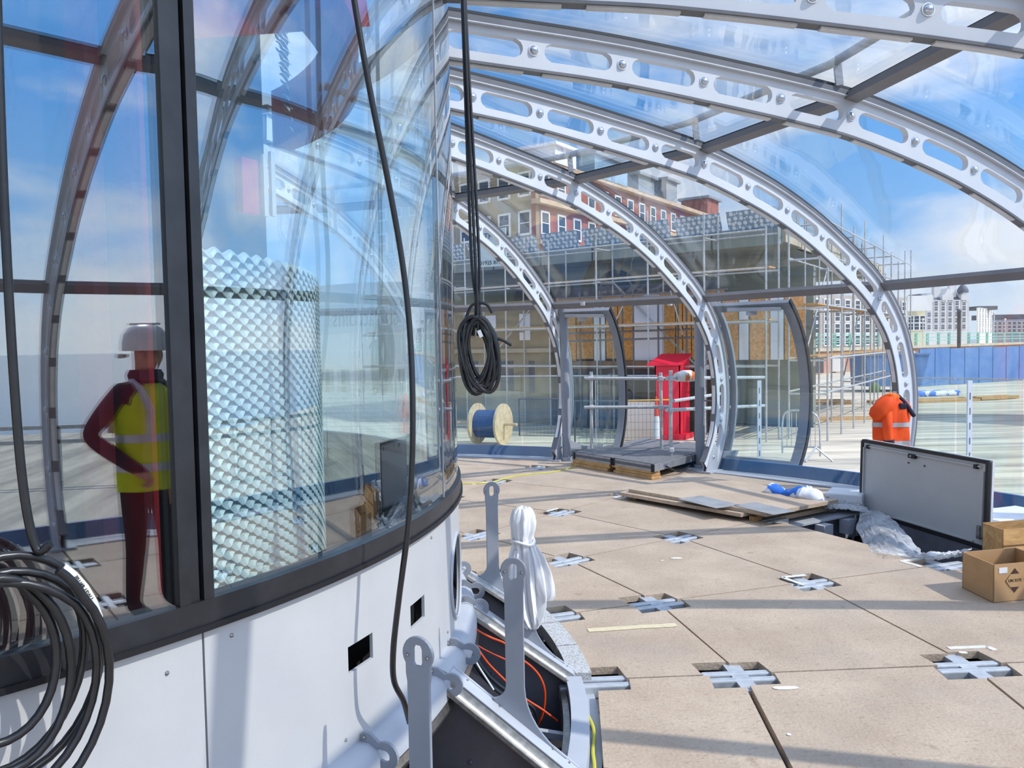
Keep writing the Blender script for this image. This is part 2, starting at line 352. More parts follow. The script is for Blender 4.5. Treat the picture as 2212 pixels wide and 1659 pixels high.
# ================================================================== CORE
RC = 3.05
core = struct('wall_core', (CX, CY, 0), 'round core wall with white lower panels under curved glazing')
def arcbox(r0, r1, t0, t1, z0, z1, n=None):
    n = n or max(2, int(abs(t1 - t0) / 1.2)); return MB().lathe([(r0, z0), (r1, z0), (r1, z1), (r0, z1)], (CX, CY, 0), t0, t1, n, True)
def cut(o, cutters):
    for c in cutters:
        md = o.modifiers.new('cut', 'BOOLEAN'); md.operation = 'DIFFERENCE'; md.solver = 'EXACT'; md.object = c
    dg = bpy.context.evaluated_depsgraph_get(); dg.update()
    me = bpy.data.meshes.new_from_object(o.evaluated_get(dg)); o.modifiers.clear(); o.data = me
    for c in cutters: bpy.data.objects.remove(c, do_unlink=True)
def cutter(mb): return link('cutter', mb.mesh('cutter', DARK), None)
S1, S2 = -34.3, 10.7
for t0, t1 in ((-79, S1), (S1, S2), (S2, 56)):
    o = obj('wall_panel', arcbox(RC - 0.012, RC, t0 + 0.06, t1 - 0.06, 0.405, 0.985, int((t1 - t0) / 0.75)), [WHITE], core, smooth=True)
    if t0 == S1:
        cs = []
        for tm, z in ((-22.7, 0.694), (-14.65, 0.69)):
            a = rad(tm); cs.append(cutter(MB().rz(PP(RC, tm, z), (0.2, 0.142, 0.086), tm)))
        ce = PP(RC, -2.0, 0.635); ax = Vector((math.cos(rad(-2)), math.sin(rad(-2)), 0)); ay = Vector((-ax.y, ax.x, 0))
        mb = MB().prism([ce - ax * .15 + ay * .185 * math.cos(2 * math.pi * i / 40) + Vector((0, 0, .185 * math.sin(2 * math.pi * i / 40))) for i in range(40)], ax * 0.3); cs.append(cutter(mb))
        cut(o, cs)
        try: o.data.set_sharp_from_angle(angle=rad(30))
        except Exception: pass
mb = MB(); ce = PP(RC + .001, -2.0, 0.635)
pth = [(ce + ay * .19 * math.cos(2 * math.pi * i / 48) + Vector((0, 0, .19 * math.sin(2 * math.pi * i / 48)))) for i in range(48)]
for p in pth:      # keep the ring on the drum surface
    v = Vector((p.x - CX, p.y - CY, 0)).normalized() * (RC + .003); p.x = CX + v.x; p.y = CY + v.y
obj('porthole_ring', mb.tube(pth, 0.009, 6, True), [GREYL], core, smooth=True)
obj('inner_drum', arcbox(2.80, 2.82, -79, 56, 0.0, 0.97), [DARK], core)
for t, z in ((-36.2, .895), (-32.7, .93), (-7.3, .47), (-11.5, .93), (-24.5, .45)):
    obj('screw', MB().ball(PP(RC, t, z), 0.006, 8, 4), [STEEL], core)
# conduits seen through the porthole and the square cut-outs
for t, r_, c_ in ((-1, .02, STEEL), (-4, .012, GREYL), (-22.3, .018, GREYL), (-15.5, .01, STEEL)):
    obj('conduit', MB().tube([PP(2.90, t, .42), PP(2.92, t + .6, .65), PP(2.9, t + .4, .96)], r_, 8), [c_], core, smooth=True)
# bottom frame, top frame, mullion
obj('sill_frame', arcbox(RC - .05, RC + .014, -79, 56, .975, 1.05), [BLACKF], core, smooth=True)
obj('sill_gasket', arcbox(RC - .05, RC + .022, -79, 56, .972, .988), [GASK], core, smooth=True)
obj('head_frame', arcbox(RC - .06, RC + .02, -79, 56, 3.52, 3.66), [BLACKF], core, smooth=True)
for t0, t1, ro in ((-35.55, -35.0, .012), (-34.95, -34.45, .004), (-34.3, -33.75, .012)):
    obj('mullion_bar', arcbox(RC - .05, RC + ro, t0, t1, 1.0, 3.56, 2), [BLACKF], core)
obj('mullion_back', arcbox(RC - .06, RC - .02, -35.6, -33.7, 1.0, 3.56, 2), [GASK], core)
for t in (10.6,):
    obj('mullion_bar', arcbox(RC - .05, RC + .012, t - .5, t + .5, 1.0, 3.56, 2), [BLACKF], core)
obj('glass_joint', arcbox(RC - .02, RC + .003, -7.6, -7.45, 1.05, 3.52, 2), [GREYL], core)
fa, fb = PP(RC, -35.5, 1.045), PP(RC, -44.5, 1.045); fn = Vector((math.cos(rad(-40)), math.sin(rad(-40)), 0))
obj('flat_pane', MB().prism([fa, fb, fb + Vector((0, 0, 2.48)), fa + Vector((0, 0, 2.48))], fn * -.022), [COREG], core)
obj('mullion_bar', arcbox(RC - .05, RC + .012, -46.0, -44.5, 1.0, 3.56, 2), [BLACKF], core)
for t0, t1 in ((-79, -46.0), (-33.8, -7.6), (-7.45, 10.1), (11.1, 56)):
    obj('pane', arcbox(RC - .022, RC, t0, t1, 1.045, 3.525, int((t1 - t0) / 0.6)), [COREG], core, smooth=True)
# inside the core: the tower with its expanded-metal cladding, red chassis behind the left pane
MESHM = pm('expanded_aluminium', (226, 232, 228), (214, 222, 218), scale=4, rough=0.45, metal=0.25)
tower = thing('clad_tower', 'tower clad in white expanded metal mesh behind the curved core glass', 'tower', (CX, CY, 0))
def mesh_sheet(R, t0, t1, z0, z1, lw=0.094, sw=0.048, jag=None):
    mb = MB(); rows = int((z1 - z0) / (sw / 2)); per = rad(t1 - t0) * R / lw; st = 8; cols = int(per * st)
    for j in range(rows):
        zc = z0 + (j + 0.5) * sw / 2; ph = 0 if j % 2 == 0 else math.pi; vs = []; fs = []; keep = []
        for i in range(cols + 1):
            x = i / st; t = t0 + (t1 - t0) * i / cols; c_ = math.cos(2 * math.pi * x + ph)
            c_ = math.copysign(abs(c_) ** 0.75, c_); zz = zc + c_ * sw * 0.235; ww = 0.0215 - 0.004 * c_
            vs += [PP(R - ww * .55, t, zz + ww * .62), PP(R + ww * .10, t, zz + ww * .10), PP(R + ww * .55, t, zz - ww * .62)]
        for i in range(cols):
            t = t0 + (t1 - t0) * i / cols
            if jag and not jag(t, zc): continue
            for q in (0, 1): fs.append((3 * i + q, 3 * i + 3 + q, 3 * i + 4 + q, 3 * i + 1 + q))
        mb.add(vs, fs)
    return mb
ms = obj('mesh_cladding', mesh_sheet(2.35, -62, 60, 0.45, 2.06), [MESHM], tower, smooth=False)
sol = ms.modifiers.new('thick', 'SOLIDIFY'); sol.thickness = 0.003
ms2 = obj('upper_mesh_cladding', mesh_sheet(2.35, -20, 20, 2.62, 3.4, jag=lambda t, z: t < -2.5 and t > -2.5 - (z - 2.62) * 9), [MESHM], tower)  # sunlit triangle put into the shape; mesh outside it is left out
obj('tower_shaft', arcbox(2.05, 2.10, -75, 75, -0.2, 3.6), [pm('shaft_steel', (70, 92, 104), (58, 78, 90), scale=1.2, rough=0.6)], tower, smooth=True)
mb = MB()
for z in (0.8, 1.45, 2.0): mb.lathe([(2.28, z), (2.31, z), (2.31, z + .03), (2.28, z + .03)], (CX, CY, 0), -62, 60, 60, True)
obj('cladding_rail', mb, [GREYL], tower)
ch = thing('red_steel_chassis', 'dark red steel chassis standing behind the left core glass', 'chassis', (CX, CY, 0))
obj('back_plate', arcbox(2.66, 2.70, -79, -29.9, 0.1, 3.5), [MAROON], ch, smooth=True)
obj('red_column', arcbox(2.70, 2.86, -34.9, -32.4, 0.1, 3.5, 3), [REDP], ch)
obj('narrow_red_column', arcbox(2.70, 2.80, -36.5, -35.7, 0.1, 3.5, 2), [REDP], ch)
for t in (-58, -66): obj('tie_bar', arcbox(2.70, 2.76, t, t + 1.2, 0.1, 3.5, 2), [MAROON], ch)
mb = MB().bar(PP(2.55, -30, 2.75), PP(2.6, 12, 3.5), 0.10, 0.26); obj('red_cross_beam', mb, [REDP], ch)
obj('red_ring_beam', arcbox(2.45, 2.60, -16, 45, 3.05, 3.42), [REDP], ch, smooth=True)
mb = MB().rz(PP(2.82, -26.6, 2.18), (0.03, 0.066, 0.165), -26.6); obj('pink_red_plate', mb, [pm('pink_red', (214, 70, 110), rough=0.5)], ch)
for t, z, h_ in ((-25.5, 2.19, .19), (-24.8, 2.20, .20)):
    mb = MB().rz(PP(2.84, t, z), (0.012, 0.018, h_), t); obj('white_tape_strip', mb, [CLOTHW], ch)

# ================================================================== BENCH FRAME AROUND THE CORE
bench = thing('bench_frame', 'open grey metal bench frame around the foot of the core', 'bench frame', (CX, CY, 0))
TA, TB = -48, 36
RAILM = GREYL
prof = [(RC, .412), (RC + .035, .410), (RC + .062, .395), (RC + .078, .365), (RC + .080, .315), (RC + .072, .310), (RC + .070, .36), (RC + .055, .385), (RC, .40)]
for k in (-4, -3, -2, -1, 0, 1):
    t0, t1 = max(TA, th(k) + 0.08), min(TB, th(k + 1) - 0.08)
    if t1 > t0: obj('rail_cover', MB().lathe(prof, (CX, CY, 0), t0, t1, 16, True), [RAILM], bench, smooth=True)
    if t1 > t0: obj('rail_channel', MB().lathe([(RC + .05, .312), (RC + .082, .312), (RC + .090, .285), (RC + .080, .262), (RC + .05, .262)], (CX, CY, 0), t0, t1, 16, True), [STEEL], bench, smooth=True)
def loc(t):
    ex = Vector((math.cos(rad(t)), math.sin(rad(t)), 0)); ey = Vector((-ex.y, ex.x, 0)); return ex, ey
def pl(t, r, y, z): ex, ey = loc(t); return Vector((CX, CY, 0)) + ex * r + ey * y + Vector((0, 0, z))
A0, A1 = (3.115, .392), (3.615, .022)
sl_ = (A1[1] - A0[1]) / (A1[0] - A0[0]); an = math.atan(sl_)
for k in (-3, -2, -1, 0, 1, 2):
    t = th(k); ex, ey = loc(t); u = (ex * math.cos(an) + Vector((0, 0, math.sin(an)))); nrm = ex * -math.sin(an) + Vector((0, 0, math.cos(an)))
    o = Vector((CX, CY, 0)) + ex * A0[0] + Vector((0, 0, A0[1])); L_ = math.hypot(A1[0] - A0[0], A1[1] - A0[1])
    arm = obj('arm_plate', MB().box(o + u * L_ / 2 + ey * .035, (L_, .075, .006), (u, ey, nrm)), [GREYL], bench)
    obj('edge_bead', MB().tube([o + ey * .074 + nrm * .004, o + u * L_ + ey * .074 + nrm * .004], .005, 6), [GREYL], arm)
    # curved bright channel on the near side
    sec = [(-.008, -.002), (-.012, -.012), (-.020, -.024), (-.032, -.032), (-.048, -.034), (-.058, -.028), (-.062, -.020), (-.068, -.020), (-.070, -.034), (-.050, -.042), (-.030, -.040), (-.014, -.030), (-.004, -.014)]
    obj('arm_channel', MB().prism([o + ey * a + nrm * b for a, b in sec], u * L_), [STEEL], bench, smooth=True)
    obj('slot_shade_strip', MB().box(o + u * L_ / 2 - ey * .004 - nrm * .012, (L_, .008, .02), (u, ey, nrm)), [GASK], bench)  # black strip standing in for the shade inside the slot
    obj('side_plate', MB().prism([pl(t, 2.95, -.004, .30), pl(t, 3.12, -.004, .35), pl(t, 3.60, -.004, -.01), pl(t, 3.60, -.004, -.45), pl(t, 2.95, -.004, -.45)], ey * .008), [CHAR], bench)
    for r_, z_ in ((3.05, .16), (3.2, .05), (3.35, -.08), (3.12, -.1)): obj('bolt', MB().ball(pl(t, r_, -.006, z_), .010, 8, 4), [CHAR], bench)
    for f_ in (.12, .38, .8, .93):
        p = o + u * L_ * f_ + ey * .055 + nrm * .004; obj('screw', MB().ball(p, .005, 8, 4), [STEEL], bench)
# slotted upright plates standing on the arms
def upright(t, label):
    zs = lambda r: A0[1] + sl_ * (r - A0[0])
    rc, hw, ht = 3.37, .038, .80
    out = []
    # left flare, up, round head, down, long right flare
    for i in range(7):
        a = math.pi / 2 * i / 6; out.append((rc - hw - .055 + .055 * math.sin(a), zs(rc - hw - .055) + .012 + .055 * (1 - math.cos(a)) * 1.0))
    hr = .052
    a0 = math.asin(min(1, hw / hr)); out += [(rc - hw, ht - .085), (rc - hw - .004, ht - .062)]
    for i in range(17):
        a = math.pi + .62 - (math.pi + 1.24) * i / 16; out.append((rc + hr * math.cos(a), ht + hr * math.sin(a)))
    out += [(rc + hw + .004, ht - .062), (rc + hw, ht - .085), (rc + hw, zs(rc) + .13)]
    for i in range(1, 9):
        f = i / 8; r_ = rc + hw + .165 * f ** 1.8; z_ = (zs(rc) + .13) * (1 - f) + (zs(rc + hw + .165) + .008) * f
        out.append((r_, z_ - .015 * math.sin(math.pi * f)))
    out += [(rc + hw + .10, zs(rc + hw + .10) - .01), (rc - hw - .03, zs(rc - hw - .03) - .01)]
    r = thing('slotted_upright', label, 'bracket', pl(t, rc, .06, 0), 'uprights on the bench arms')
    ex, ey = loc(t)
    o = obj('plate', MB().prism([pl(t, a, .060, b) for a, b in out], ey * .012), [GREY], r)
    sc = []
    for i in range(12):
        a = 2 * math.pi * i / 12; x = .0145 * math.copysign(min(1, abs(math.cos(a)) * 1.3), math.cos(a)); z = .030 * math.copysign(min(1, abs(math.sin(a)) * 1.3), math.sin(a))
        sc.append(pl(t, rc + x, .03, ht - .004 + z))
    cut(o, [cutter(MB().prism(sc, ey * .07))])
    md = o.modifiers.new('bevel', 'BEVEL'); md.width = .003; md.segments = 2; md.limit_method = 'ANGLE'; md.angle_limit = rad(50)
    for s_ in (-1, 1): obj('screw_head', MB().ball(pl(t, rc + s_ * .034, .059, ht - .006), (.006, .006, .006), 8, 4), [STEEL], r)
    return r
UP = {}
for k, lb_ in ((-2, 'grey slotted upright nearest the viewer, cut off by the bottom edge'), (-1, 'grey slotted upright in front of the orange cables'), (1, 'grey slotted upright farthest away, left of the white rag'), (0, 'grey upright hidden under the knotted white rag')):
    UP[k] = upright(th(k), lb_)
# hook plates along the rail
def hook(t, label, z=.405):
    ex, ey = loc(t); pts = []
    c = (RC + .095, z - .028)
    for i in range(15):
        a = rad(120 - 250 * i / 14); pts.append((c[0] + .046 * math.cos(a), c[1] + .046 * math.sin(a)))
    for i in range(11):
        a = rad(-130 + 215 * i / 10); pts.append((c[0] + .019 * math.cos(a) - .002, c[1] + .019 * math.sin(a)))
    pts += [(RC + .055, z - .008), (RC + .012, z + .004), (RC + .002, z + .022), (RC + .012, z + .040), (RC + .04, z + .036)]
    r = thing('hook_plate', label, 'hook', pl(t, RC + .05, 0, z - .07), 'hooks on the bench rail')
    o = obj('plate', MB().prism([pl(t, a, -.006, b) for a, b in pts], ey * .012), [GREY], r)
    obj('rivet', MB().ball(pl(t, RC + .018, -.007, z + .022), .007, 8, 4), [STEEL], r); return r
for t, lb_ in ((-23.0, 'hook plate on the rail left of the nearest upright'), (-12.9, 'hook plate where the front channel arm meets the rail'), (-7.2, 'hook plate on the rail between the two nearer channel arms'), (3.6, 'hook plate on the rail below the porthole'), (8.6, 'hook plate on the rail just beyond the porthole'), (16.5, 'farthest hook plate, at the edge of the core wall')): hook(t, lb_)
# rim of the pit
for k in (-3, -2, -1):
    t0, t1 = th(k) + .1, th(k + 1) - .1
    obj('rim_plate', MB().lathe([(3.565, .028), (3.645, .022), (3.648, -.05), (3.62, -.05), (3.58, .01), (3.575, -.14), (3.565, -.14)], (CX, CY, 0), t0, t1, 14, True), [GREYL], bench, smooth=False)
    obj('rim_liner', MB().lathe([(3.53, -.02), (3.56, -.02), (3.56, -.22), (3.53, -.22)], (CX, CY, 0), t0 + 1, t1 - 1, 14, True), [STEEL], bench)
obj('outer_flange', MB().lathe([(3.62, -.05), (3.70, -.045), (3.70, -.06), (3.62, -.065)], (CX, CY, 0), th(-3), th(1), 40, True), [GREYL], bench)
GRAN = pm('grey_granite', (206, 204, 202), (120, 118, 118), scale=120, rough=0.7, thr=(.45, .7))
for t0, t1 in ((3.4, 9.2), (9.4, 15.0), (15.2, 20.5)):
    obj('kerb_stone', MB().lathe([(3.585, .03), (3.70, .03), (3.70, -.06), (3.60, -.06)], (CX, CY, 0), t0, t1, 6, True), [GRAN], bench)
obj('pit_tray', MB().lathe([(2.85, -.45), (3.66, -.45)], (CX, CY, 0), -50, 40, 30), [CHAR], bench)
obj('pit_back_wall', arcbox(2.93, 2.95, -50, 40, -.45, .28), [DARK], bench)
mb = MB().prism([pl(-20, 3.1, 0, -.10), pl(-15.5, 3.12, 0, -.10), pl(-14, 3.5, 0, -.14), pl(-24, 3.5, 0, -.14)], (0, 0, -.02)); tag(obj('plywood_offcut', mb, [PLY]), 'pale plywood offcut lying in the dark bench pit', 'offcut')
for (t, a, b, c_) in ((-5, .02, -.25, CHAR), (-7.5, -.06, -.3, CHAR)):
    obj('cross_strut', MB().bar(pl(t, 2.97, 0, .05), pl(t, 3.56, 0, -.16 + a), .02, .03), [c_], bench)
obj('white_duct', MB().bar(pl(-1, 3.2, 0, -.10), pl(-3, 3.56, 0, -.10), .03, .03), [GREYL], bench)
# ================================================================== RIBS
OP = [(3.06, 3.57), (3.5, 3.55), (4.0, 3.53), (4.45, 3.50), (5.0, 3.45), (5.5, 3.40), (6.0, 3.335), (6.5, 3.22), (7.0, 3.075), (7.55, 2.86), (8.1, 2.58), (8.5, 2.34), (8.8, 2.08), (9.02, 1.79), (9.17, 1.42), (9.23, 1.02), (9.2, .66), (9.1, .34), (8.9, .03), (8.80, -.08)]
def catmull(P, m=12):
    out = []; Q = [P[0]] + P + [P[-1]]
    for i in range(1, len(Q) - 2):
        for j in range(m):
            t = j / m; a, b, c, d = [Vector(Q[i + o]) for o in (-1, 0, 1, 2)]
            out.append(0.5 * ((2 * b) + (c - a) * t + (2 * a - 5 * b + 4 * c - d) * t * t + (3 * b - a - 3 * c + d) * t ** 3))
    out.append(Vector(Q[-2])); return out
PR = catmull([Vector((a, b, 0)) for a, b in OP]); SL = [0]
for i in range(1, len(PR)): SL.append(SL[-1] + (PR[i] - PR[i - 1]).length)
STOT = SL[-1]
def prs(s):
    s = max(0, min(STOT - 1e-6, s)); lo, hi = 0, len(SL) - 1
    while hi - lo > 1:
        m_ = (lo + hi) // 2
        if SL[m_] <= s: lo = m_
        else: hi = m_
    f = (s - SL[lo]) / (SL[hi] - SL[lo]); return PR[lo].lerp(PR[hi], f)
def prn(s):
    t = (prs(s + .03) - prs(s - .03)).normalized(); return Vector((t.y, -t.x, 0)) * 1.0
def sd_(s, d):                                    # point at arc length s, depth d inwards -> (r,z)
    n = prn(s); p = prs(s)
    if n.dot(Vector((6.0 - p.x, 1.2 - p.y, 0))) < 0: n = -n
    return p + n * d
def s_at(test):
    for i in range(800):
        if test(prs(STOT * i / 800)): return STOT * i / 800
    return STOT
def D(s): f = max(0, min(1, (s - 1.0) / 5.0)); return .225 + .085 * f
def L3(p, y): return Vector((p.x, y, p.y))
rng0 = s_at(lambda p: p.x > 3.66); BST = .585
bs = [rng0 + BST * i for i in range(30) if rng0 + BST * i < STOT - .12]
edges = [0.0] + bs + [STOT]
def web():
    mb = MB(); T = .024; nx, ny = 10, 4
    for s0, s1 in zip(edges[:-1], edges[1:]):
        sc = (s0 + s1) / 2; Dm = D(sc); hl = max(.06, (s1 - s0) / 2 - .068); hh = .056 + .004 * (Dm - .22) / .08; dc = .110 + (Dm - .225) * .45
        rect = []
        for i in range(nx): rect.append((s0 + (s1 - s0) * i / nx, 0.0))
        for i in range(ny): rect.append((s1, i / ny))
        for i in range(nx): rect.append((s1 - (s1 - s0) * i / nx, 1.0))
        for i in range(ny): rect.append((s0, 1 - i / ny))
        n = len(rect); hole = (s1 - s0) > .3; O = []; I = []
        for s, f in rect:
            O.append((s, f * D(s)))
            x = (s - sc) / ((s1 - s0) / 2); y = (f - .5) * 2; a = math.atan2(y, x)
            rr = hh; cx_ = hl - rr; dx, dy = math.cos(a), math.sin(a)
            # stadium sampled along the rectangle's own parameter
            if abs(y) >= .999: px_, py_ = max(-cx_, min(cx_, x * hl)), math.copysign(rr, y) ; 
            else: px_, py_ = math.copysign(cx_, x) + math.copysign(math.sqrt(max(0, rr * rr - (y * rr) ** 2)), x), y * rr
            if abs(y) >= .999 and abs(x * hl) > cx_:
                over = (abs(x * hl) - cx_) / rr; over = min(over, .98); px_ = math.copysign(cx_ + rr * over * .75, x); py_ = math.copysign(math.sqrt(max(0, rr * rr - (rr * over * .75) ** 2)), y)
            if abs(y) < .999: py_ = y * rr * .62; px_ = math.copysign(cx_ + math.sqrt(max(0, rr * rr - py_ * py_)), x)
            I.append((sc + px_, dc + py_))
        for sg in (-1, 1):
            vo = [L3(sd_(*q), sg * T) for q in O]
            if hole: mb.add(vo + [L3(sd_(*q), sg * T) for q in I], [(i, (i + 1) % n, n + (i + 1) % n, n + i) for i in range(n)])
            else: mb.add(vo, [tuple(range(n))])
        if hole: mb.add([L3(sd_(*q), -T) for q in I] + [L3(sd_(*q), T) for q in I], [(i, (i + 1) % n, n + (i + 1) % n, n + i) for i in range(n)])
        mb.add([L3(sd_(*q), -T) for q in O] + [L3(sd_(*q), T) for q in O], [(i, (i + 1) % n, n + (i + 1) % n, n + i) for i in list(range(nx)) + list(range(nx + ny, 2 * nx + ny))])
    return mb
def sweep(s0, s1, d0, d1, w_, n, inner=False):
    mb = MB(); vs = []; fs = []
    for i in range(n + 1):
        s = s0 + (s1 - s0) * i / n; b = D(s) if inner else 0
        vs += [L3(sd_(s, b + d0), -w_ / 2), L3(sd_(s, b + d0), w_ / 2), L3(sd_(s, b + d1), w_ / 2), L3(sd_(s, b + d1), -w_ / 2)]
    for i in range(n):
        for j in range(4): fs.append((4 * i + j, 4 * i + (j + 1) % 4, 4 * i + 4 + (j + 1) % 4, 4 * i + 4 + j))
    fs += [(0, 1, 2, 3), (4 * n + 3, 4 * n + 2, 4 * n + 1, 4 * n)]
    return mb.add(vs, fs)
def split_web(mb): return mb
RIBME = {'web': web().mesh('rib_web', RIBM), 'outer_flange': sweep(0, STOT, -.032, .004, .10, 70).mesh('rib_flange', FLNG, True),
         'gasket': sweep(0, STOT, -.062, -.032, .06, 70).mesh('rib_gasket', GASK, True), 'edge_line': sweep(0, STOT, .004, .010, .104, 70).mesh('rib_edge', RIBM, True),
         'inner_flange': sweep(0, STOT, -.004, .012, .07, 70, True).mesh('rib_inner', FLNG, True)}
covers = []
for s0, s1 in zip(edges[:-1], edges[1:]):
    if s1 - s0 > .3: covers.append(sweep(s0 + .06, s1 - .06, .006, .024, .040, 6, True).mesh('rib_cover', COVER))
bolt_me = MB().lathe([(0, .046), (.012, .045), (.024, .038), (.029, .029), (.029, .028), (.034, .028), (.034, -.028), (.029, -.028), (.029, -.029), (.024, -.038), (.012, -.045), (0, -.046)], (0, 0, 0), 0, 360, 14).mesh('rib_bolt', pm('chrome_bolt', (214, 216, 220), (200, 202, 208), rough=0.2, metal=0.85), True)
foot_me = MB()
fp = sd_(STOT - .02, .16)
foot_me.prism([(8.62, -.03, .0), (8.92, -.03, .0), (8.95, -.03, .30), (8.86, -.03, .36), (8.74, -.03, .22)], (0, .012, 0)).prism([(8.62, .018, .0), (8.92, .018, .0), (8.95, .018, .30), (8.86, .018, .36), (8.74, .018, .22)], (0, .012, 0)).box((8.78, 0, .012), (.34, .2, .02))
foot_me = foot_me.mesh('rib_foot', GREYL)
RIBLAB = {-4: 'curved steel rib mirrored at the far left edge of the core glass', -3: 'curved steel rib mirrored faintly at the left of the core glass', -2: 'curved steel rib mirrored just left of the worker in the core glass', -1: 'curved steel rib mirrored slanting through the right core pane', 0: 'perforated steel rib cutting across the very top of the picture', 1: 'perforated steel rib sweeping down to the right picture edge', 2: 'perforated steel rib behind the orange jacket', 3: 'perforated steel rib on the right side of the doorway', 4: 'perforated steel rib on the left side of the doorway', 5: 'perforated steel rib behind the hanging cable coil', 6: 'steel rib mostly hidden behind the core'}
for k in range(-4, 7):
    r = thing('curved_rib', RIBLAB[k], 'rib', (CX, CY, 0), 'arched ribs of the glass pod', rad(th(k)))
    for nme in ('web', 'outer_flange', 'gasket', 'edge_line', 'inner_flange'): link(nme, RIBME[nme], r)
    for me in covers: link('cover_strip', me, r)
    for s in bs:
        p = sd_(s, .110 + (D(s) - .225) * .45); o = link('bolt', bolt_me, r); o.location = (p.x, 0, p.y); o.rotation_euler = (rad(90), 0, 0)
    link('foot', foot_me, r)
# ------------------------------------------------------------------ transoms and panes
s1_ = s_at(lambda p: p.x > 7 and p.y < 2.24); s2_ = s_at(lambda p: p.x > 5.97)
def rib_pt(s, d, k): p = sd_(s, d); return PP(p.x, th(k), p.y)
tn = 3
for k in range(-4, 6):
    for s, lab in ((s1_, 'low'), (s2_, 'high')):
        a, b = rib_pt(s, .0, k), rib_pt(s, .0, k + 1); n = sd_(s, -1) - prs(s); t = th(k + .5)
        up = Vector((n.x * math.cos(rad(t)), n.x * math.sin(rad(t)), n.y))
        tr = struct('trim_%d' % tn, tuple((a + b) / 2)); tn += 1
        obj('bar', MB().bar(a, b, .105, .05, up), [BRONZE], tr)
        obj('gasket_strip', MB().bar(a + up * .038, b + up * .038, .05, .03, up), [GASK], tr)
wn = 1
for k in range(-4, 6):
    for row, (sa, sb) in enumerate(((.04, s2_ - .03), (s2_ + .03, s1_ - .03), (s1_ + .03, STOT - .10))):
        if k == 3 and row == 2: continue            # the doorway
        mb = MB(); na_, nb_ = 22, 1; vs = []; fs = []
        for lay in (0, 1):
            for i in range(na_ + 1):
                s = sa + (sb - sa) * i / na_
                A, B = rib_pt(s, -.040 - .016 * lay, k), rib_pt(s, -.040 - .016 * lay, k + 1)
                e_ = .03 / (B - A).length if (B - A).length > .2 else .05
                vs += [A.lerp(B, e_), A.lerp(B, 1 - e_)]
        m_ = 2 * (na_ + 1)
        for i in range(na_):
            fs += [(2 * i, 2 * i + 1, 2 * i + 3, 2 * i + 2), (m_ + 2 * i, m_ + 2 * i + 2, m_ + 2 * i + 3, m_ + 2 * i + 1), (2 * i, 2 * i + 2, m_ + 2 * i + 2, m_ + 2 * i), (2 * i + 1, m_ + 2 * i + 1, m_ + 2 * i + 3, 2 * i + 3)]
        fs += [(0, m_, m_ + 1, 1), (2 * na_, 2 * na_ + 1, m_ + 2 * na_ + 1, m_ + 2 * na_)]
        o = obj('window_%d' % wn, mb.add(vs, fs), [DOMEG], smooth=True); o['kind'] = 'structure'; wn += 1
# outside rail tube on brackets above the high transom
hr_ = thing('roof_rail', 'galvanised tube rail on brackets outside the roof glass', 'rail', (CX, CY, 3.5))
for k in range(0, 6):
    obj('tube', MB().tube([PP(5.82, th(k), 3.56), PP(5.82, th(k + 1), 3.56)], .03, 10), [GALV], hr_, smooth=True)
    obj('bracket', MB().bar(PP(5.84, th(k) - .6, 3.40), PP(5.82, th(k) - .6, 3.55), .05, .02, (0, 1, 0)), [GREYL], hr_)

# ================================================================== DOORS
def leaf(t0, t1, dr, name, lab, s_top):
    d_ = struct(name, tuple(PP(9.0 + dr, (t0 + t1) / 2, 0)), lab)
    s_bot = STOT - .16
    def P_(s, u, d): p = sd_(s, d); return PP(p.x + dr, t0 + (t1 - t0) * u, p.y)
    def shell(us, ss, d0, d1):
        mb = MB(); vs = []; fs = []; nu, ns = len(us), len(ss)
        for d in (d0, d1):
            for s in ss:
                for u in us: vs.append(P_(s, u, d))
        q = nu * ns
        for i in range(ns - 1):
            for j in range(nu - 1):
                a = i * nu + j; fs += [(a, a + 1, a + nu + 1, a + nu), (q + a, q + a + nu, q + a + nu + 1, q + a + 1)]
        for i in range(ns - 1): fs += [(i * nu, (i + 1) * nu, q + (i + 1) * nu, q + i * nu), (i * nu + nu - 1, q + i * nu + nu - 1, q + (i + 1) * nu + nu - 1, (i + 1) * nu + nu - 1)]
        for j in range(nu - 1): fs += [(j, q + j, q + j + 1, j + 1), ((ns - 1) * nu + j, (ns - 1) * nu + j + 1, q + (ns - 1) * nu + j + 1, q + (ns - 1) * nu + j)]
        return mb.add(vs, fs)
    sv = [s_top + (s_bot - s_top) * i / 20 for i in range(21)]
    obj('stile', shell([0, .07], sv, -.02, .03), [GREY], d_, smooth=True)
    obj('free_stile', shell([.89, 1], sv, -.02, .03), [GREY], d_, smooth=True)
    obj('edge_seal', shell([1.0, 1.02], sv, -.03, .02), [GASK], d_, smooth=True)
    obj('top_rail', shell([0, 1], sv[:2], -.02, .035), [GREY], d_)
    obj('bottom_rail', shell([0, 1], sv[-2:], -.02, .035), [GREY], d_)
    obj('pane', shell([.02, .5, .98], sv, -.004, .012), [DOORG], d_, smooth=True)
    obj('closer_arm', MB().bar(P_(s_top + .05, .2, .06), P_(s_top + .06, .9, .08), .03, .05), [GREYL], d_)
    obj('closer_box', MB().box(P_(s_top + .1, .5, .06), (.12, .06, .10)), [GREYL], d_)
    return d_
s_dt = s1_ + .10
leaf(63.2, 57.6, .05, 'door_1', 'curved glazed door leaf standing shut at the left of the doorway', s_dt)
leaf(48.6, 42.0, .34, 'door_2', 'curved glazed door leaf swung open outside the glass right of the doorway', s_dt)
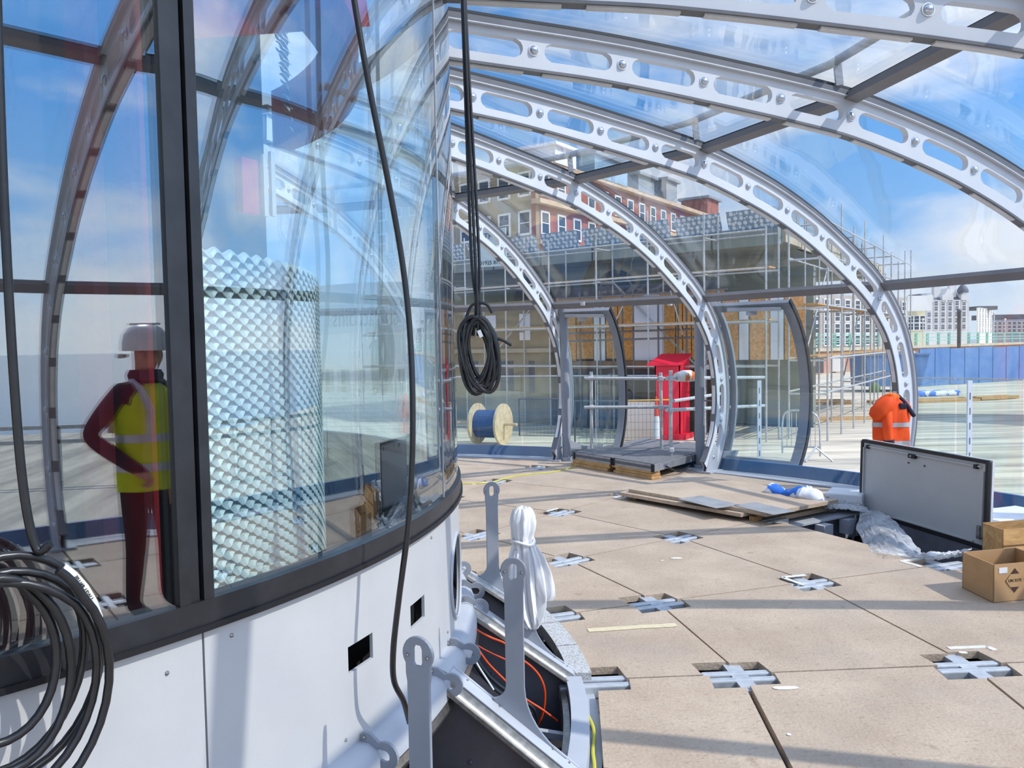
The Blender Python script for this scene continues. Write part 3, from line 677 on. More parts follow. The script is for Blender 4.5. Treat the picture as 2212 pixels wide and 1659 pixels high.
for (px, py, Y, nm) in ((1225, 990, 11.5, 'a'), (1513, 1005, 10.55, 'b')):
    p = atY(px, py, Y); q = atY(px - (9 if nm == 'a' else 4), 668 if nm == 'a' else 640, Y)
    po = thing('door_post', 'round grey door post beside the shut door leaf' if nm == 'a' else 'round grey door post at the right of the doorway', 'post', (p.x, p.y, 0), 'door posts')
    obj('tube', MB().tube([(p.x, p.y, 0.0), (q.x, q.y, q.z)], .062, 16), [GREY], po, smooth=True)
    obj('collar', MB().tube([(p.x, p.y, 0.0), (p.x, p.y, .05)], .085, 16), [GREYL], po, smooth=True)
    obj('hinge_arm', MB().prism([(p.x, p.y, .18), (p.x + .5, p.y + .12, .10), (p.x + .55, p.y + .12, .22), (p.x + .25, p.y + .06, .20), (p.x, p.y, .32)], (0, .03, 0)), [GREYL], po)
mb = MB().box(atY(1405, 645, 11.0), (.22, .12, .10)); tag(obj('door_sensor', mb, [FLNG], bevel=.01), 'small grey sensor box under the door head', 'sensor')
for px in (1259, 1447):
    mb = MB().tube([atY(px, 652, 11.05), atY(px, 660, 11.05)], .035, 12); tag(obj('head_fitting', mb, [GALV], smooth=True), 'round metal fitting under the door head, %s side' % ('left' if px < 1300 else 'right'), 'fitting')
# ================================================================== CABLES
def smooth_path(P, m=8): return catmull([Vector(p) for p in P], m)
def on_core(px, py, R):
    d = ray(px, py); a = d.x * d.x + d.y * d.y; b = -2 * (d.x * CX + d.y * CY); c = CX * CX + CY * CY - R * R
    t = (-b - math.sqrt(max(0, b * b - 4 * a * c))) / 2 / a; return Vector((0, 0, HC)) + d * t
pc = [on_core(*p, R) for p, R in (((760, -60), 3.12), ((765, 0), 3.12), ((800, 200), 3.15), ((840, 400), 3.18), ((868, 560), 3.20), ((884, 700), 3.22), ((891, 850), 3.24), ((890, 1000), 3.24), ((880, 1150), 3.23), ((862, 1290), 3.21), ((850, 1400), 3.19), ((851, 1470), 3.18), ((872, 1515), 3.17), ((884, 1560), 3.14))]
tag(obj('hanging_cable', MB().tube(smooth_path(pc), .0095, 10), [RUB], smooth=True), 'single black cable hanging down in front of the core glass', 'cable')
def text_mesh(txt, size, mat, name='lettering', extrude=0.0008, align='CENTER'):
    cu = bpy.data.curves.new('txt', 'FONT'); cu.body = txt; cu.size = size; cu.extrude = extrude; cu.align_x = align; cu.align_y = 'CENTER'; cu.resolution_u = 3
    o = bpy.data.objects.new('txt', cu); COL.objects.link(o); dg = bpy.context.evaluated_depsgraph_get()
    me = bpy.data.meshes.new_from_object(o.evaluated_get(dg)); bpy.data.objects.remove(o, do_unlink=True); me.name = name
    me.materials.clear(); me.materials.append(mat); return me
def place(me, name, c, right, up, parent=None):
    right = Vector(right).normalized(); up = Vector(up); nrm = right.cross(up).normalized(); up = nrm.cross(right)
    o = bpy.data.objects.new(name, me); COL.objects.link(o)
    Mx = Matrix((right, up, nrm)).transposed().to_4x4(); Mx.translation = Vector(c) - (base_of(parent) if parent else Vector())
    if parent: o.parent = parent
    o.matrix_local = Mx; return o
INK = pm('black_print', (24, 24, 26), rough=0.7); INKB = pm('brown_print', (74, 48, 34), rough=0.8)
# coil at the lower left, hung on the core wall
def coil(c, ax, az, loops, n=36, tw=None):
    P = []
    for (rx, rz_, ox, oz, dep, tilt) in loops:
        for i in range(n):
            a = 2 * math.pi * i / n + math.pi / 2
            x = rx * math.cos(a); z = rz_ * math.sin(a) * (1.12 if math.sin(a) < 0 else 1)
            x, z = x * math.cos(tilt) - z * math.sin(tilt), x * math.sin(tilt) + z * math.cos(tilt)
            P.append(c + ax * (x + ox) + Vector((0, 0, z + oz)) + az * (dep + .006 * math.sin(3 * a + ox * 50)))
    # blend consecutive loops
    Q = []
    for i, p in enumerate(P):
        w0 = max(0, i - 4); w1 = min(len(P), i + 5); Q.append(sum(P[w0:w1], Vector()) / (w1 - w0))
    return Q
t_ = -43.3; ex, ey = loc(t_); cc = PP(3.14, t_, 1.075)
c1 = thing('cable_coil', 'large coil of thick black cable hung at the lower left', 'cable coil', (cc.x, cc.y, cc.z - .3))
lp = [(.20, .235, 0, 0, .03, .05), (.17, .215, -.01, .01, .045, -.08), (.145, .20, -.02, -.005, .06, .1), (.19, .225, -.015, -.03, .075, -.03), (.13, .17, -.03, .02, .05, .15), (.205, .25, -.01, -.035, .09, .02)]
pth = coil(cc, ey, ex, lp); obj('cable', MB().tube(pth, .0088, 10), [RUB], c1, smooth=True)
i0 = None; best = 1e9
for i, p in enumerate(pth[:36]):
    d = (p - on_core(182, 1268, 3.17)).length
    if d < best: best, i0 = d, i
sl_path = pth[max(0, i0 - 2):i0 + 3]
SLV = pm('white_sleeve', (232, 230, 220), (220, 216, 204), scale=8, rough=0.5)
slv = obj('label_sleeve', MB().tube(sl_path, .0108, 10), [SLV], c1, smooth=True)
mid = sl_path[len(sl_path) // 2]; tv = (sl_path[-1] - sl_path[0]).normalized(); vw = (Vector((0, 0, HC)) - mid).normalized()
if tv.x < 0: tv = -tv
place(text_mesh('701/49 15W L', .0115, INK), 'sleeve_lettering', mid + vw * .0115, tv, vw.cross(tv), slv)
obj('drop_cable', MB().tube(smooth_path([PP(3.16, -42.4, 2.6), PP(3.17, -42.6, 2.0), PP(3.17, -42.5, 1.5), PP(3.18, -42.2, 1.3), PP(3.2, -41.8, 1.32 - .02)]), .0088, 10), [RUB], c1, smooth=True)
# coil hanging in mid-air at the edge of the core
cc = PP(3.275, -12.7, 1.665); vd = Vector((cc.x, cc.y, 0)).normalized(); ax = Vector((vd.y, -vd.x, 0))
c2 = thing('hanging_cable_coil', 'bundled coil of black cable hanging in mid air beside the core', 'cable coil', (cc.x, cc.y, cc.z - .2))
lp = []
for i in range(17): lp.append((.052 + .028 * random.random(), .125 + .04 * random.random(), random.uniform(-.012, .012), random.uniform(-.012, .012), random.uniform(-.028, .028), random.uniform(-.22, .22)))
obj('cable', MB().tube(coil(cc, ax, vd, lp, 28), .0078, 8), [RUB], c2, smooth=True)
for dx, dy in ((-.006, 0), (.006, .004), (.0, -.008)):
    top = Vector((cc.x - .035 + dx, cc.y + dy, 3.5)); obj('strand', MB().tube(smooth_path([top, Vector((cc.x - .028 + dx, cc.y + dy, 2.9)), Vector((cc.x - .006 + dx * 2.4, cc.y + dy, 2.05)), Vector((cc.x + dx, cc.y + dy, 1.85)), Vector((cc.x + dx * 3, cc.y + dy, 1.72))]), .0058, 8), [RUB], c2, smooth=True)
obj('loose_end', MB().tube(smooth_path([cc + ax * .05 + Vector((0, 0, .05)), cc + ax * .09 + Vector((0, 0, .038)), cc + ax * .125 + Vector((0, 0, .018))]), .0062, 8), [RUB], c2, smooth=True)
obj('loose_loop', MB().tube(smooth_path([cc + ax * .055 + Vector((0, 0, .14)), cc + ax * .03 + Vector((0, 0, .175)), cc + ax * -.02 + Vector((0, 0, .17)), cc + ax * -.045 + Vector((0, 0, .12))]), .0062, 8), [RUB], c2, smooth=True)
obj('white_tie', MB().bar(cc + Vector((.004, -.03, .075)), cc + Vector((.014, -.03, .05)), .012, .014), [COVER], c2)
# cables in the bench pit
def onR(px, py, t):
    d = ray(px, py); n = Vector((-math.sin(rad(t)), math.cos(rad(t)), 0)); k_ = (CX * n.x + CY * n.y) / (d.x * n.x + d.y * n.y); return Vector((0, 0, HC)) + d * k_
for (t, pts, m_, r_, nm, lab) in (
    (0.5, [(1018, 1350), (1035, 1364), (1062, 1378), (1092, 1391), (1122, 1420), (1150, 1442), (1168, 1465), (1177, 1495), (1174, 1535), (1160, 1575)], ORANGE, .0055, 'orange_cable', 'upper orange cable arching across the bench pit'),
    (-0.5, [(1015, 1380), (1026, 1392), (1052, 1430), (1085, 1464), (1112, 1490), (1140, 1513), (1170, 1532), (1205, 1558)], ORANGE, .0055, 'orange_cable', 'orange cable running straight down the bench pit'),
    (1.0, [(1018, 1385), (1040, 1400), (1065, 1413), (1095, 1427), (1120, 1450)], ORANGE, .0045, 'orange_cable', 'thin middle orange cable in the bench pit'),
    (-1.5, [(1014, 1392), (1030, 1425), (1052, 1455), (1075, 1478), (1095, 1492)], RUB, .008, 'black_cable', 'upper black cable beside the orange cables'),
    (-2.0, [(1012, 1400), (1026, 1435), (1045, 1462), (1066, 1486), (1085, 1500)], RUB, .008, 'black_cable', 'lower black cable beside the orange cables'),
    (-2.4, [(1018, 1412), (1034, 1440), (1050, 1465), (1066, 1490)], COVER, .005, 'white_cable', 'white cable among the black cables in the pit'),
    (-3.0, [(1130, 1515), (1152, 1530), (1160, 1560), (1150, 1585), (1138, 1560), (1132, 1530)], RUB, .006, 'black_cable', 'small loop of black cable low in the pit')):
    tag(obj(nm, MB().tube(smooth_path([onR(a, b, t) for a, b in pts]), r_, 8), [m_], smooth=True), lab, 'cable', 'cables in the bench pit')
tag(obj('yellow_cable', MB().tube(smooth_path([PP(b, a, c) for a, b, c in ((-1.5, 3.64, -.03), (-4, 3.665, -.03), (-7, 3.66, -.03), (-10, 3.672, -.03), (-16, 3.66, -.03))]), .008, 8), [YELLOW], smooth=True), 'short yellow cable on the flange beside the rim', 'cable')
tag(obj('yellow_floor_cable', MB().tube(smooth_path([onZ(px, py, .006) for px, py in ((960, 1046), (1000, 1045), (1058, 1043), (1085, 1035), (1120, 1027), (1190, 1020), (1225, 1013), (1247, 1005))]), .008, 8), [YELLOW], smooth=True), 'long yellow cable lying across the far floor boards', 'cable')

# ================================================================== WHITE RAG ON THE UPRIGHT
def folded(c, rows, folds, seed, m=40, jit=0.0):
    rnd = random.Random(seed); ph = [rnd.uniform(0, 6.28) for _ in range(6)]; mb = MB(); vs = []; fs = []
    for (z, rx, ry, ox, oy, amp) in rows:
        for j in range(m):
            a = 2 * math.pi * j / m; f = 1 + amp * (.6 * math.sin(folds * a + ph[0] + z * 5) + .4 * math.sin((folds * 2 - 1) * a + ph[1] - z * 9) + .3 * math.sin(3 * a + ph[2] + z * 14))
            vs.append(c + Vector((ox + rx * f * math.cos(a) + rnd.uniform(-jit, jit), oy + ry * f * math.sin(a) + rnd.uniform(-jit, jit), z + rnd.uniform(-jit, jit) * 2)))
    k = len(rows)
    for i in range(k - 1):
        for j in range(m): fs.append((i * m + j, i * m + (j + 1) % m, (i + 1) * m + (j + 1) % m, (i + 1) * m + j))
    fs.append(tuple(range(m - 1, -1, -1))); return mb.add(vs, fs)
pc_ = pl(th(0), 3.37, .066, 0); pc_.z = 0
rag = thing('white_rag', 'white rag knotted over a slotted upright of the bench frame', 'rag', (pc_.x, pc_.y, .1))
rows = [(.872, .010, .010, 0, 0, 0), (.866, .034, .032, 0, 0, .06), (.85, .050, .046, 0, 0, .08), (.82, .062, .055, 0, 0, .09), (.785, .064, .056, 0, 0, .10), (.75, .058, .052, 0, 0, .14), (.72, .050, .046, -.003, 0, .2), (.69, .046, .042, 0, 0, .24), (.66, .052, .046, .002, 0, .26), (.61, .058, .050, .003, 0, .3), (.55, .062, .052, .005, 0, .34), (.49, .066, .054, .008, 0, .36), (.43, .070, .056, .012, 0, .4), (.37, .070, .054, .018, 0, .44), (.32, .060, .046, .026, 0, .5), (.28, .045, .036, .036, 0, .55), (.25, .022, .02, .042, 0, .4)]
obj('cloth', folded(pc_, rows, 7, 3, 64, .0022), [CLOTHW], rag, smooth=True)
rows = [(.705, .010, .010, .025, -.01, .1), (.67, .026, .024, .045, -.01, .2), (.61, .040, .030, .066, -.01, .26), (.54, .050, .032, .084, -.01, .3), (.47, .054, .030, .094, -.01, .34), (.42, .050, .026, .098, -.01, .38), (.395, .034, .016, .10, -.01, .4)]
obj('loose_corner', folded(pc_, rows, 5, 8, 40, .002), [CLOTHW], rag, smooth=True)
rows = [(.66, .012, .012, -.03, -.03, .1), (.58, .026, .02, -.045, -.035, .3), (.45, .03, .022, -.05, -.035, .4), (.33, .026, .02, -.04, -.035, .5), (.27, .012, .01, -.035, -.035, .4)]
obj('hanging_fold', folded(pc_, rows, 4, 12, 30, .002), [CLOTHW], rag, smooth=True)
obj('knot', MB().tube([pc_ + Vector((.056 * math.cos(a), .054 * math.sin(a), .695 + .01 * math.sin(2 * a))) for a in [2 * math.pi * i / 20 for i in range(20)]], .008, 6, True), [CLOTHW], rag, smooth=True)

# ================================================================== GREY HATCH, PLASTIC, WRAPPED SLABS
a, b = onZ(1862, 1106, -.05), onZ(2131, 1189, -.05); a.z = b.z = -.03; u = (b - a).normalized(); n_ = Vector((-u.y, u.x, 0)); n_ = n_ if n_.y > 0 else -n_
LEN = (b - a).length; HT = .70; up = Vector((0, 0, 1)) + n_ * .03; up.normalize()
hat = thing('equipment_cabinet_door', 'open grey cabinet door standing upright over the service pit', 'cabinet door', tuple(a))
CABG = pm('cabinet_grey', (196, 195, 193), (190, 189, 188), scale=2, rough=0.5)
obj('panel', MB().box(a + u * LEN / 2 + up * HT / 2, (LEN, .025, HT), (u, n_, up)), [CABG], hat)
obj('back_skin', MB().box(a + u * LEN / 2 + up * HT / 2 + n_ * .025, (LEN + .03, .02, HT + .03), (u, n_, up)), [COVER], hat)
for s_, e_, nm in (((0, HT), (LEN, HT), 'seal'), ((0, 0), (LEN, 0), 'seal'), ((0, 0), (0, HT), 'seal'), ((LEN, 0), (LEN, HT), 'seal')):
    obj(nm, MB().bar(a + u * s_[0] + up * s_[1] - n_ * .012, a + u * e_[0] + up * e_[1] - n_ * .012, .03, .026, n_), [GASK], hat)
for s_, e_ in (((.06, HT - .045), (LEN - .06, HT - .045)), ((.035, .08), (.035, HT - .06)), ((LEN - .035, .08), (LEN - .035, HT - .08)), ((.5, .03), (LEN - .12, .03))):
    rr_ = obj('perforated_rail', MB().bar(a + u * s_[0] + up * s_[1] - n_ * .02, a + u * e_[0] + up * e_[1] - n_ * .02, .012, .022, n_), [CABG], hat)
for f_ in (.06, .93): obj('latch_block', MB().box(a + u * LEN * f_ + up * (HT - .05) - n_ * .025, (.03, .03, .035), (u, n_, up)), [GASK], hat)
obj('latch', MB().box(a + u * LEN * .46 + up * (HT - .06) - n_ * .03, (.085, .03, .04), (u, n_, up)), [GASK], hat, bevel=.004)
obj('latch_pin', MB().ball(a + u * LEN * .46 + up * (HT - .06) - n_ * .048, .012, 8, 5), [STEEL], hat)
for f_ in (.42, .55): obj('stud', MB().ball(a + u * LEN * f_ + up * (HT - .13) - n_ * .018, .009, 8, 4), [CHAR], hat)
obj('hinge', MB().box(a + u * (LEN - .05) + up * .12 - n_ * .028, (.035, .03, .11), (u, n_, up)), [STEEL], hat)
obj('stay_strap', MB().tube(smooth_path([a + up * .0, a + Vector((-.18, -.28, -.10)), a + Vector((-.35, -.55, -.25))]), .012, 6), [GASK], hat)
obj('cabinet_side', MB().prism([a + Vector((0, 0, -.02)), b + Vector((0, 0, -.02)), b + Vector((0, 0, -.3)), a + Vector((0, 0, -.3))], n_ * -.02), [CHAR], hat)
def plastic(name, col, lo, hi):
    """thin film: clear when faced squarely, milky where it is folded or seen edge-on"""
    m = bpy.data.materials.new(name); m.use_nodes = True; t = m.node_tree; n = t.nodes; l = t.links; b = n['Principled BSDF']
    b.inputs['Base Color'].default_value = lin(col) + (1,); b.inputs['Roughness'].default_value = .35; b.inputs['Specular IOR Level'].default_value = .3
    tl = n.new('ShaderNodeBsdfTranslucent'); tl.inputs[0].default_value = lin(col) + (1,); m0 = n.new('ShaderNodeMixShader'); m0.inputs[0].default_value = .35; l.new(b.outputs[0], m0.inputs[1]); l.new(tl.outputs[0], m0.inputs[2])
    lw = n.new('ShaderNodeLayerWeight'); lw.inputs[0].default_value = .45
    co_ = n.new('ShaderNodeTexCoord'); z = n.new('ShaderNodeTexNoise'); z.inputs['Scale'].default_value = 5; z.inputs['Detail'].default_value = 3; l.new(co_.outputs['Object'], z.inputs['Vector'])
    ad = n.new('ShaderNodeMath'); ad.operation = 'MULTIPLY'; l.new(lw.outputs['Facing'], ad.inputs[0]); l.new(z.outputs['Fac'], ad.inputs[1])
    r = n.new('ShaderNodeMapRange'); r.inputs['From Min'].default_value = .1; r.inputs['From Max'].default_value = .45; r.inputs['To Min'].default_value = lo; r.inputs['To Max'].default_value = hi; l.new(ad.outputs[0], r.inputs[0])
    tr = n.new('ShaderNodeBsdfTransparent'); mxx = n.new('ShaderNodeMixShader'); l.new(r.outputs[0], mxx.inputs[0]); l.new(tr.outputs[0], mxx.inputs[1]); l.new(m0.outputs[0], mxx.inputs[2])
    l.new(mxx.outputs[0], n['Material Output'].inputs[0]); return m
FILM = plastic('clear_film', (240, 243, 247), .12, .85); FILM2 = plastic('cloudy_film', (242, 244, 246), .75, 1.0)
def crumple(poly_rows, amp, seed, thick=0):
    """loft rows of points into a crumpled sheet"""
    rnd = random.Random(seed); k = len(poly_rows); m = 26; vs = []; fs = []; rows_ = []
    for i in range((k - 1) * 6 + 1):
        f = i / 6; j = min(int(f), k - 2); g = f - j; A, B = poly_rows[j], poly_rows[j + 1]
        na = len(A); row = []
        for q in range(m):
            h_ = q / (m - 1) * (na - 1); qi = min(int(h_), na - 2); hg = h_ - qi
            pa = Vector(A[qi]).lerp(Vector(A[qi + 1]), hg); pb = Vector(B[qi]).lerp(Vector(B[qi + 1]), hg); p = pa.lerp(pb, g)
            row.append(p + Vector((rnd.uniform(-1, 1), rnd.uniform(-1, 1), rnd.uniform(-1, 1))) * amp)
        rows_.append(row)
    for row in rows_: vs += row
    for i in range(len(rows_) - 1):
        for j in range(m - 1): fs.append((i * m + j, i * m + j + 1, (i + 1) * m + j + 1, (i + 1) * m + j))
    return MB().add(vs, fs)
tp = a + up * .02
q = lambda px, py, z: tuple(onZ(px, py, z))
bag = crumple([[tp + Vector((-.01, -.02, .0)), tp + Vector((.05, -.03, .0)), tp + Vector((.1, -.05, 0))],
               [q(1850, 1140, -.05), atY(1885, 1128, 7.1), atY(1925, 1118, 7.05)],
               [q(1866, 1178, -.02), atY(1905, 1150, 6.6), atY(1955, 1150, 6.65)],
               [q(1880, 1190, .0), q(1925, 1195, .05), atY(1983, 1180, 6.3)],
               [q(1930, 1198, .005), q(1965, 1202, .02), q(1992, 1200, .01)]], .011, 5)
tag(obj('clear_plastic_bag', bag, [FILM], smooth=True), 'crumpled clear plastic bag hanging from the cabinet door corner', 'plastic bag')
bagk = crumple([[q(1968, 1203, .0), q(1990, 1197, .05), q(2010, 1190, .04)], [q(2000, 1210, -.02), q(2025, 1200, .06), q(2040, 1195, .03)], [q(2040, 1208, -.02), q(2060, 1195, .07), q(2075, 1190, .02)], [q(2075, 1200, -.03), q(2085, 1190, .02), q(2100, 1185, -.02)]], .012, 9)
tag(obj('white_plastic_sheet', bagk, [FILM2], smooth=True), 'crumpled white plastic sheet in the pit left of the box', 'plastic sheet')
BLUEW = pm('blue_white_wrap', (40, 110, 205), (232, 234, 240), scale=3.2, rough=0.6, thr=(.5, .53), bump=.3, bscale=9)
w0, w1 = onZ(1652, 1070, .06), onZ(1786, 1092, .06)
vv = (w1 - w0); rows = []
def roll(p0, p1, r, mat, name, lab, seed, cat, n=16, m=16):
    rnd = random.Random(seed); d = (p1 - p0); L_ = d.length; d.normalize(); s_ = Vector((-d.y, d.x, 0)); vs = []; fs = []
    for i in range(n + 1):
        f = i / n; rr = r * (1 + .25 * math.sin(f * 9 + seed) + rnd.uniform(-.12, .12)) * min(1, 6 * f + .25, 6 * (1 - f) + .3)
        for j in range(m):
            a_ = 2 * math.pi * j / m; k_ = 1 + rnd.uniform(-.1, .1); vs.append(p0 + d * L_ * f + s_ * rr * 1.3 * k_ * math.cos(a_) + Vector((0, 0, max(.004, rr * .9 + rr * .9 * k_ * math.sin(a_)))))
    for i in range(n):
        for j in range(m): fs.append((i * m + j, i * m + (j + 1) % m, (i + 1) * m + (j + 1) % m, (i + 1) * m + j))
    fs += [tuple(range(m)), tuple(range(n * m + m - 1, n * m - 1, -1))]
    return tag(obj(name, MB().add(vs, fs), [mat], smooth=True), lab, cat)
roll(w0, w1, .075, BLUEW, 'rolled_wrap', 'rolled blue and white plastic wrap beside the lifted boards', 2, 'wrap')
s0, s1 = onZ(1782, 1096, 0), onZ(1862, 1103, 0)
sv_ = (s1 - s0); slab = thing('wrapped_slab', 'white slab wrapped in cloudy plastic behind the service pit', 'slab', tuple((s0 + s1) / 2))
pn = Vector((-sv_.y, sv_.x, 0)).normalized()
obj('slab', MB().prism([s0, s1, s1 + pn * .35, s0 + pn * .35], (0, 0, .15)), [COVER], slab, bevel=.012)
obj('film_wrap', crumple([[s0 + Vector((-.05, -.1, .01)), s0.lerp(s1, .5) + Vector((0, -.12, .02)), s1 + Vector((.05, -.1, .0))], [s0 + Vector((-.03, -.02, .05)), s0.lerp(s1, .5) + Vector((0, -.03, .06)), s1 + Vector((0, -.02, .05))], [s0 + Vector((0, -.01, .07)), s0.lerp(s1, .5) + Vector((0, -.01, .08)), s1 + Vector((0, -.01, .07))]], .01, 4), [FILM2], slab, smooth=True)
for i, (px, py, z, w_, d_, h_) in enumerate(((2185, 1152, 0, .7, .45, .03), (2195, 1143, .032, .66, .42, .03), (2180, 1128, .07, .7, .4, .05))):
    p = onZ(px, py, z); mb = MB().rz(p + Vector((.08, .15, h_ / 2)), (w_, d_, h_), 20)
    tag(obj('white_wrapped_sheet', mb, [COVER, ], bevel=.012), ('lowest', 'middle', 'topmost')[i] + ' white wrapped sheet in the stack behind the cardboard box', 'sheet', 'white wrapped sheets')

# ================================================================== CARDBOARD BOXES
def carton(name, lab, c0, dx, dy, h, open_top=True, mat=CARD):
    """c0 near-left bottom corner; dx, dy horizontal edge vectors"""
    c0, dx, dy = Vector(c0), Vector(dx), Vector(dy); r = thing(name, lab, 'box', tuple(c0 + (dx + dy) / 2)); t = .006; up = Vector((0, 0, h))
    ix, iy = dx.normalized() * t, dy.normalized() * t
    obj('front_side', MB().prism([c0, c0 + dx, c0 + dx + up, c0 + up], iy), [mat], r); obj('back_side', MB().prism([c0 + dy, c0 + dx + dy, c0 + dx + dy + up, c0 + dy + up], -iy), [mat], r)
    obj('left_side', MB().prism([c0, c0 + dy, c0 + dy + up, c0 + up], ix), [mat], r); obj('right_side', MB().prism([c0 + dx, c0 + dx + dy, c0 + dx + dy + up, c0 + dx + up], -ix), [mat], r)
    obj('bottom', MB().prism([c0, c0 + dx, c0 + dx + dy, c0 + dy], (0, 0, t)), [mat], r)
    return r
nc = onZ(2146, 1303); fl_ = onZ(2078.5, 1270); fr = onZ(2212, 1296.5); dy = fl_ - nc; dxn = (fr - nc).normalized(); dxv = dxn * .42
bx = carton('cardboard_box', 'open cardboard box printed UN 3175 on the floor at the right edge', nc, dxv, dy, .245)
nrm = Vector((dxn.y, -dxn.x, 0)); nrm = nrm if nrm.y < 0 else -nrm
ctr = nc + dxn * .155 + Vector((0, 0, .135)) + nrm * .002
dm = lambda s, z: [ctr + dxn * x * s + Vector((0, 0, y * s * 1.12)) + nrm * z for x, y in ((-.07, 0), (0, -.07), (.07, 0), (0, .07))]
obj('diamond_print', MB().prism(dm(1, 0), nrm * .0006), [INKB], bx)
band = [ctr + dxn * x + Vector((0, 0, y)) + nrm * .001 for x, y in ((-.034, -.042), (.034, -.042), (.066, 0), (.034, .042), (-.034, .042), (-.066, 0))]
obj('diamond_centre', MB().prism(band, nrm * .0008), [CARD], bx)
place(text_mesh('UN 3175', .0265, INKB), 'hazard_lettering', ctr + nrm * .003, dxn, (0, 0, 1), bx)
obj('paper_label', MB().box(nc + dxn * .068 + Vector((0, 0, .205)) + nrm * .001, (.062, .003, .036), (dxn, nrm, Vector((0, 0, 1)))), [COVER], bx)
n2 = onZ(2166, 1216, 0)
bx2 = carton('tall_timber_crate', 'taller brown box standing behind the open cardboard box', n2, dxn * .6, dy * .75, .25, True, PLY)
obj('seam_line', MB().bar(n2 + Vector((0, -.003, .125)), n2 + dxn * .6 + Vector((0, -.003, .125)), .004, .006), [INKB], bx2)

# ================================================================== ORANGE JACKET
jc = atY(1921, 905, 8.0); jc.z = 0
jk = thing('orange_jacket', 'orange high visibility jacket hung on the rib behind the cabinet door', 'jacket', (jc.x, jc.y, .55))
HV = pm('hivis_orange', (255, 92, 18), (246, 78, 12), scale=7, rough=0.7, bump=.15, bscale=14); REFL = pm('reflective_tape', (196, 198, 200), (180, 182, 186), rough=0.3, metal=.3); NAVY = pm('navy_fabric', (34, 36, 58), rough=0.8)
rows = [(1.125, .02, .02, 0, 0, 0), (1.115, .06, .05, 0, 0, .05), (1.09, .10, .075, .01, 0, .06), (1.05, .15, .09, .02, 0, .07), (1.0, .18, .10, .025, 0, .08), (.93, .185, .105, .02, 0, .10), (.86, .18, .105, .02, 0, .11), (.79, .175, .10, .02, 0, .12), (.70, .18, .10, .02, 0, .12), (.62, .185, .10, .02, 0, .13), (.54, .19, .10, .02, 0, .13)]
obj('body', folded(jc, rows, 6, 11), [HV], jk, smooth=True)
rows2 = [(z, rx + .004, ry + .004, ox, oy, am) for z, rx, ry, ox, oy, am in ((.845, .1785, .104, .02, 0, .112), (.80, .1755, .1005, .02, 0, .119))]
bd = folded(jc, rows2, 6, 11); bd.f.pop(); bd.m.pop(); obj('reflective_band', bd, [REFL], jk, smooth=True)
rows2 = [(z, rx + .004, ry + .004, ox, oy, am) for z, rx, ry, ox, oy, am in ((.66, .1825, .10, .02, 0, .125), (.615, .185, .10, .02, 0, .13))]
bd = folded(jc, rows2, 6, 11); bd.f.pop(); bd.m.pop(); obj('lower_reflective_band', bd, [REFL], jk, smooth=True)
hv2 = pm('hivis_orange_light', (255, 128, 30), (255, 104, 20), scale=7, rough=0.7)
obj('hood', folded(jc + Vector((-.08, -.07, 0)), [(1.115, .01, .01, .06, 0, 0), (1.10, .06, .05, .05, 0, .08), (1.05, .10, .075, .02, 0, .1), (.99, .115, .08, -.02, 0, .12), (.93, .10, .07, -.05, 0, .12), (.89, .06, .05, -.06, 0, .1), (.875, .02, .02, -.06, 0, .1)], 3, 4, 28), [HV], jk, smooth=True)
obj('collar', folded(jc + Vector((.0, -.05, 0)), [(1.14, .02, .02, 0, 0, 0), (1.13, .055, .04, 0, 0, .15), (1.10, .075, .05, 0, 0, .2), (1.07, .06, .045, 0, 0, .2), (1.06, .02, .02, 0, 0, .1)], 5, 6, 24), [hv2], jk, smooth=True)
sl2 = obj('sleeve', MB().tube(smooth_path([jc + Vector((-.06, -.08, .95)), jc + Vector((-.075, -.115, .84)), jc + Vector((-.07, -.12, .74)), jc + Vector((-.055, -.115, .66))], 4), [.05, .05, .05, .049, .048, .048, .047, .046, .045, .045, .044, .044, .044], 12), [HV], jk, smooth=True)
obj('cuff', MB().tube([jc + Vector((-.06, -.117, .68)), jc + Vector((-.04, -.112, .57))], .049, 12), [NAVY], sl2, smooth=True)
obj('chest_patch', MB().box(jc + Vector((.09, -.09, 1.01)), (.075, .03, .06)), [NAVY], jk, bevel=.012)
obj('shoulder_strap', MB().tube(smooth_path([jc + Vector((.06, -.05, 1.11)), jc + Vector((.13, -.07, 1.03)), jc + Vector((.19, -.07, .94)), jc + Vector((.22, -.06, .91))]), .022, 8), [NAVY], jk, smooth=True)

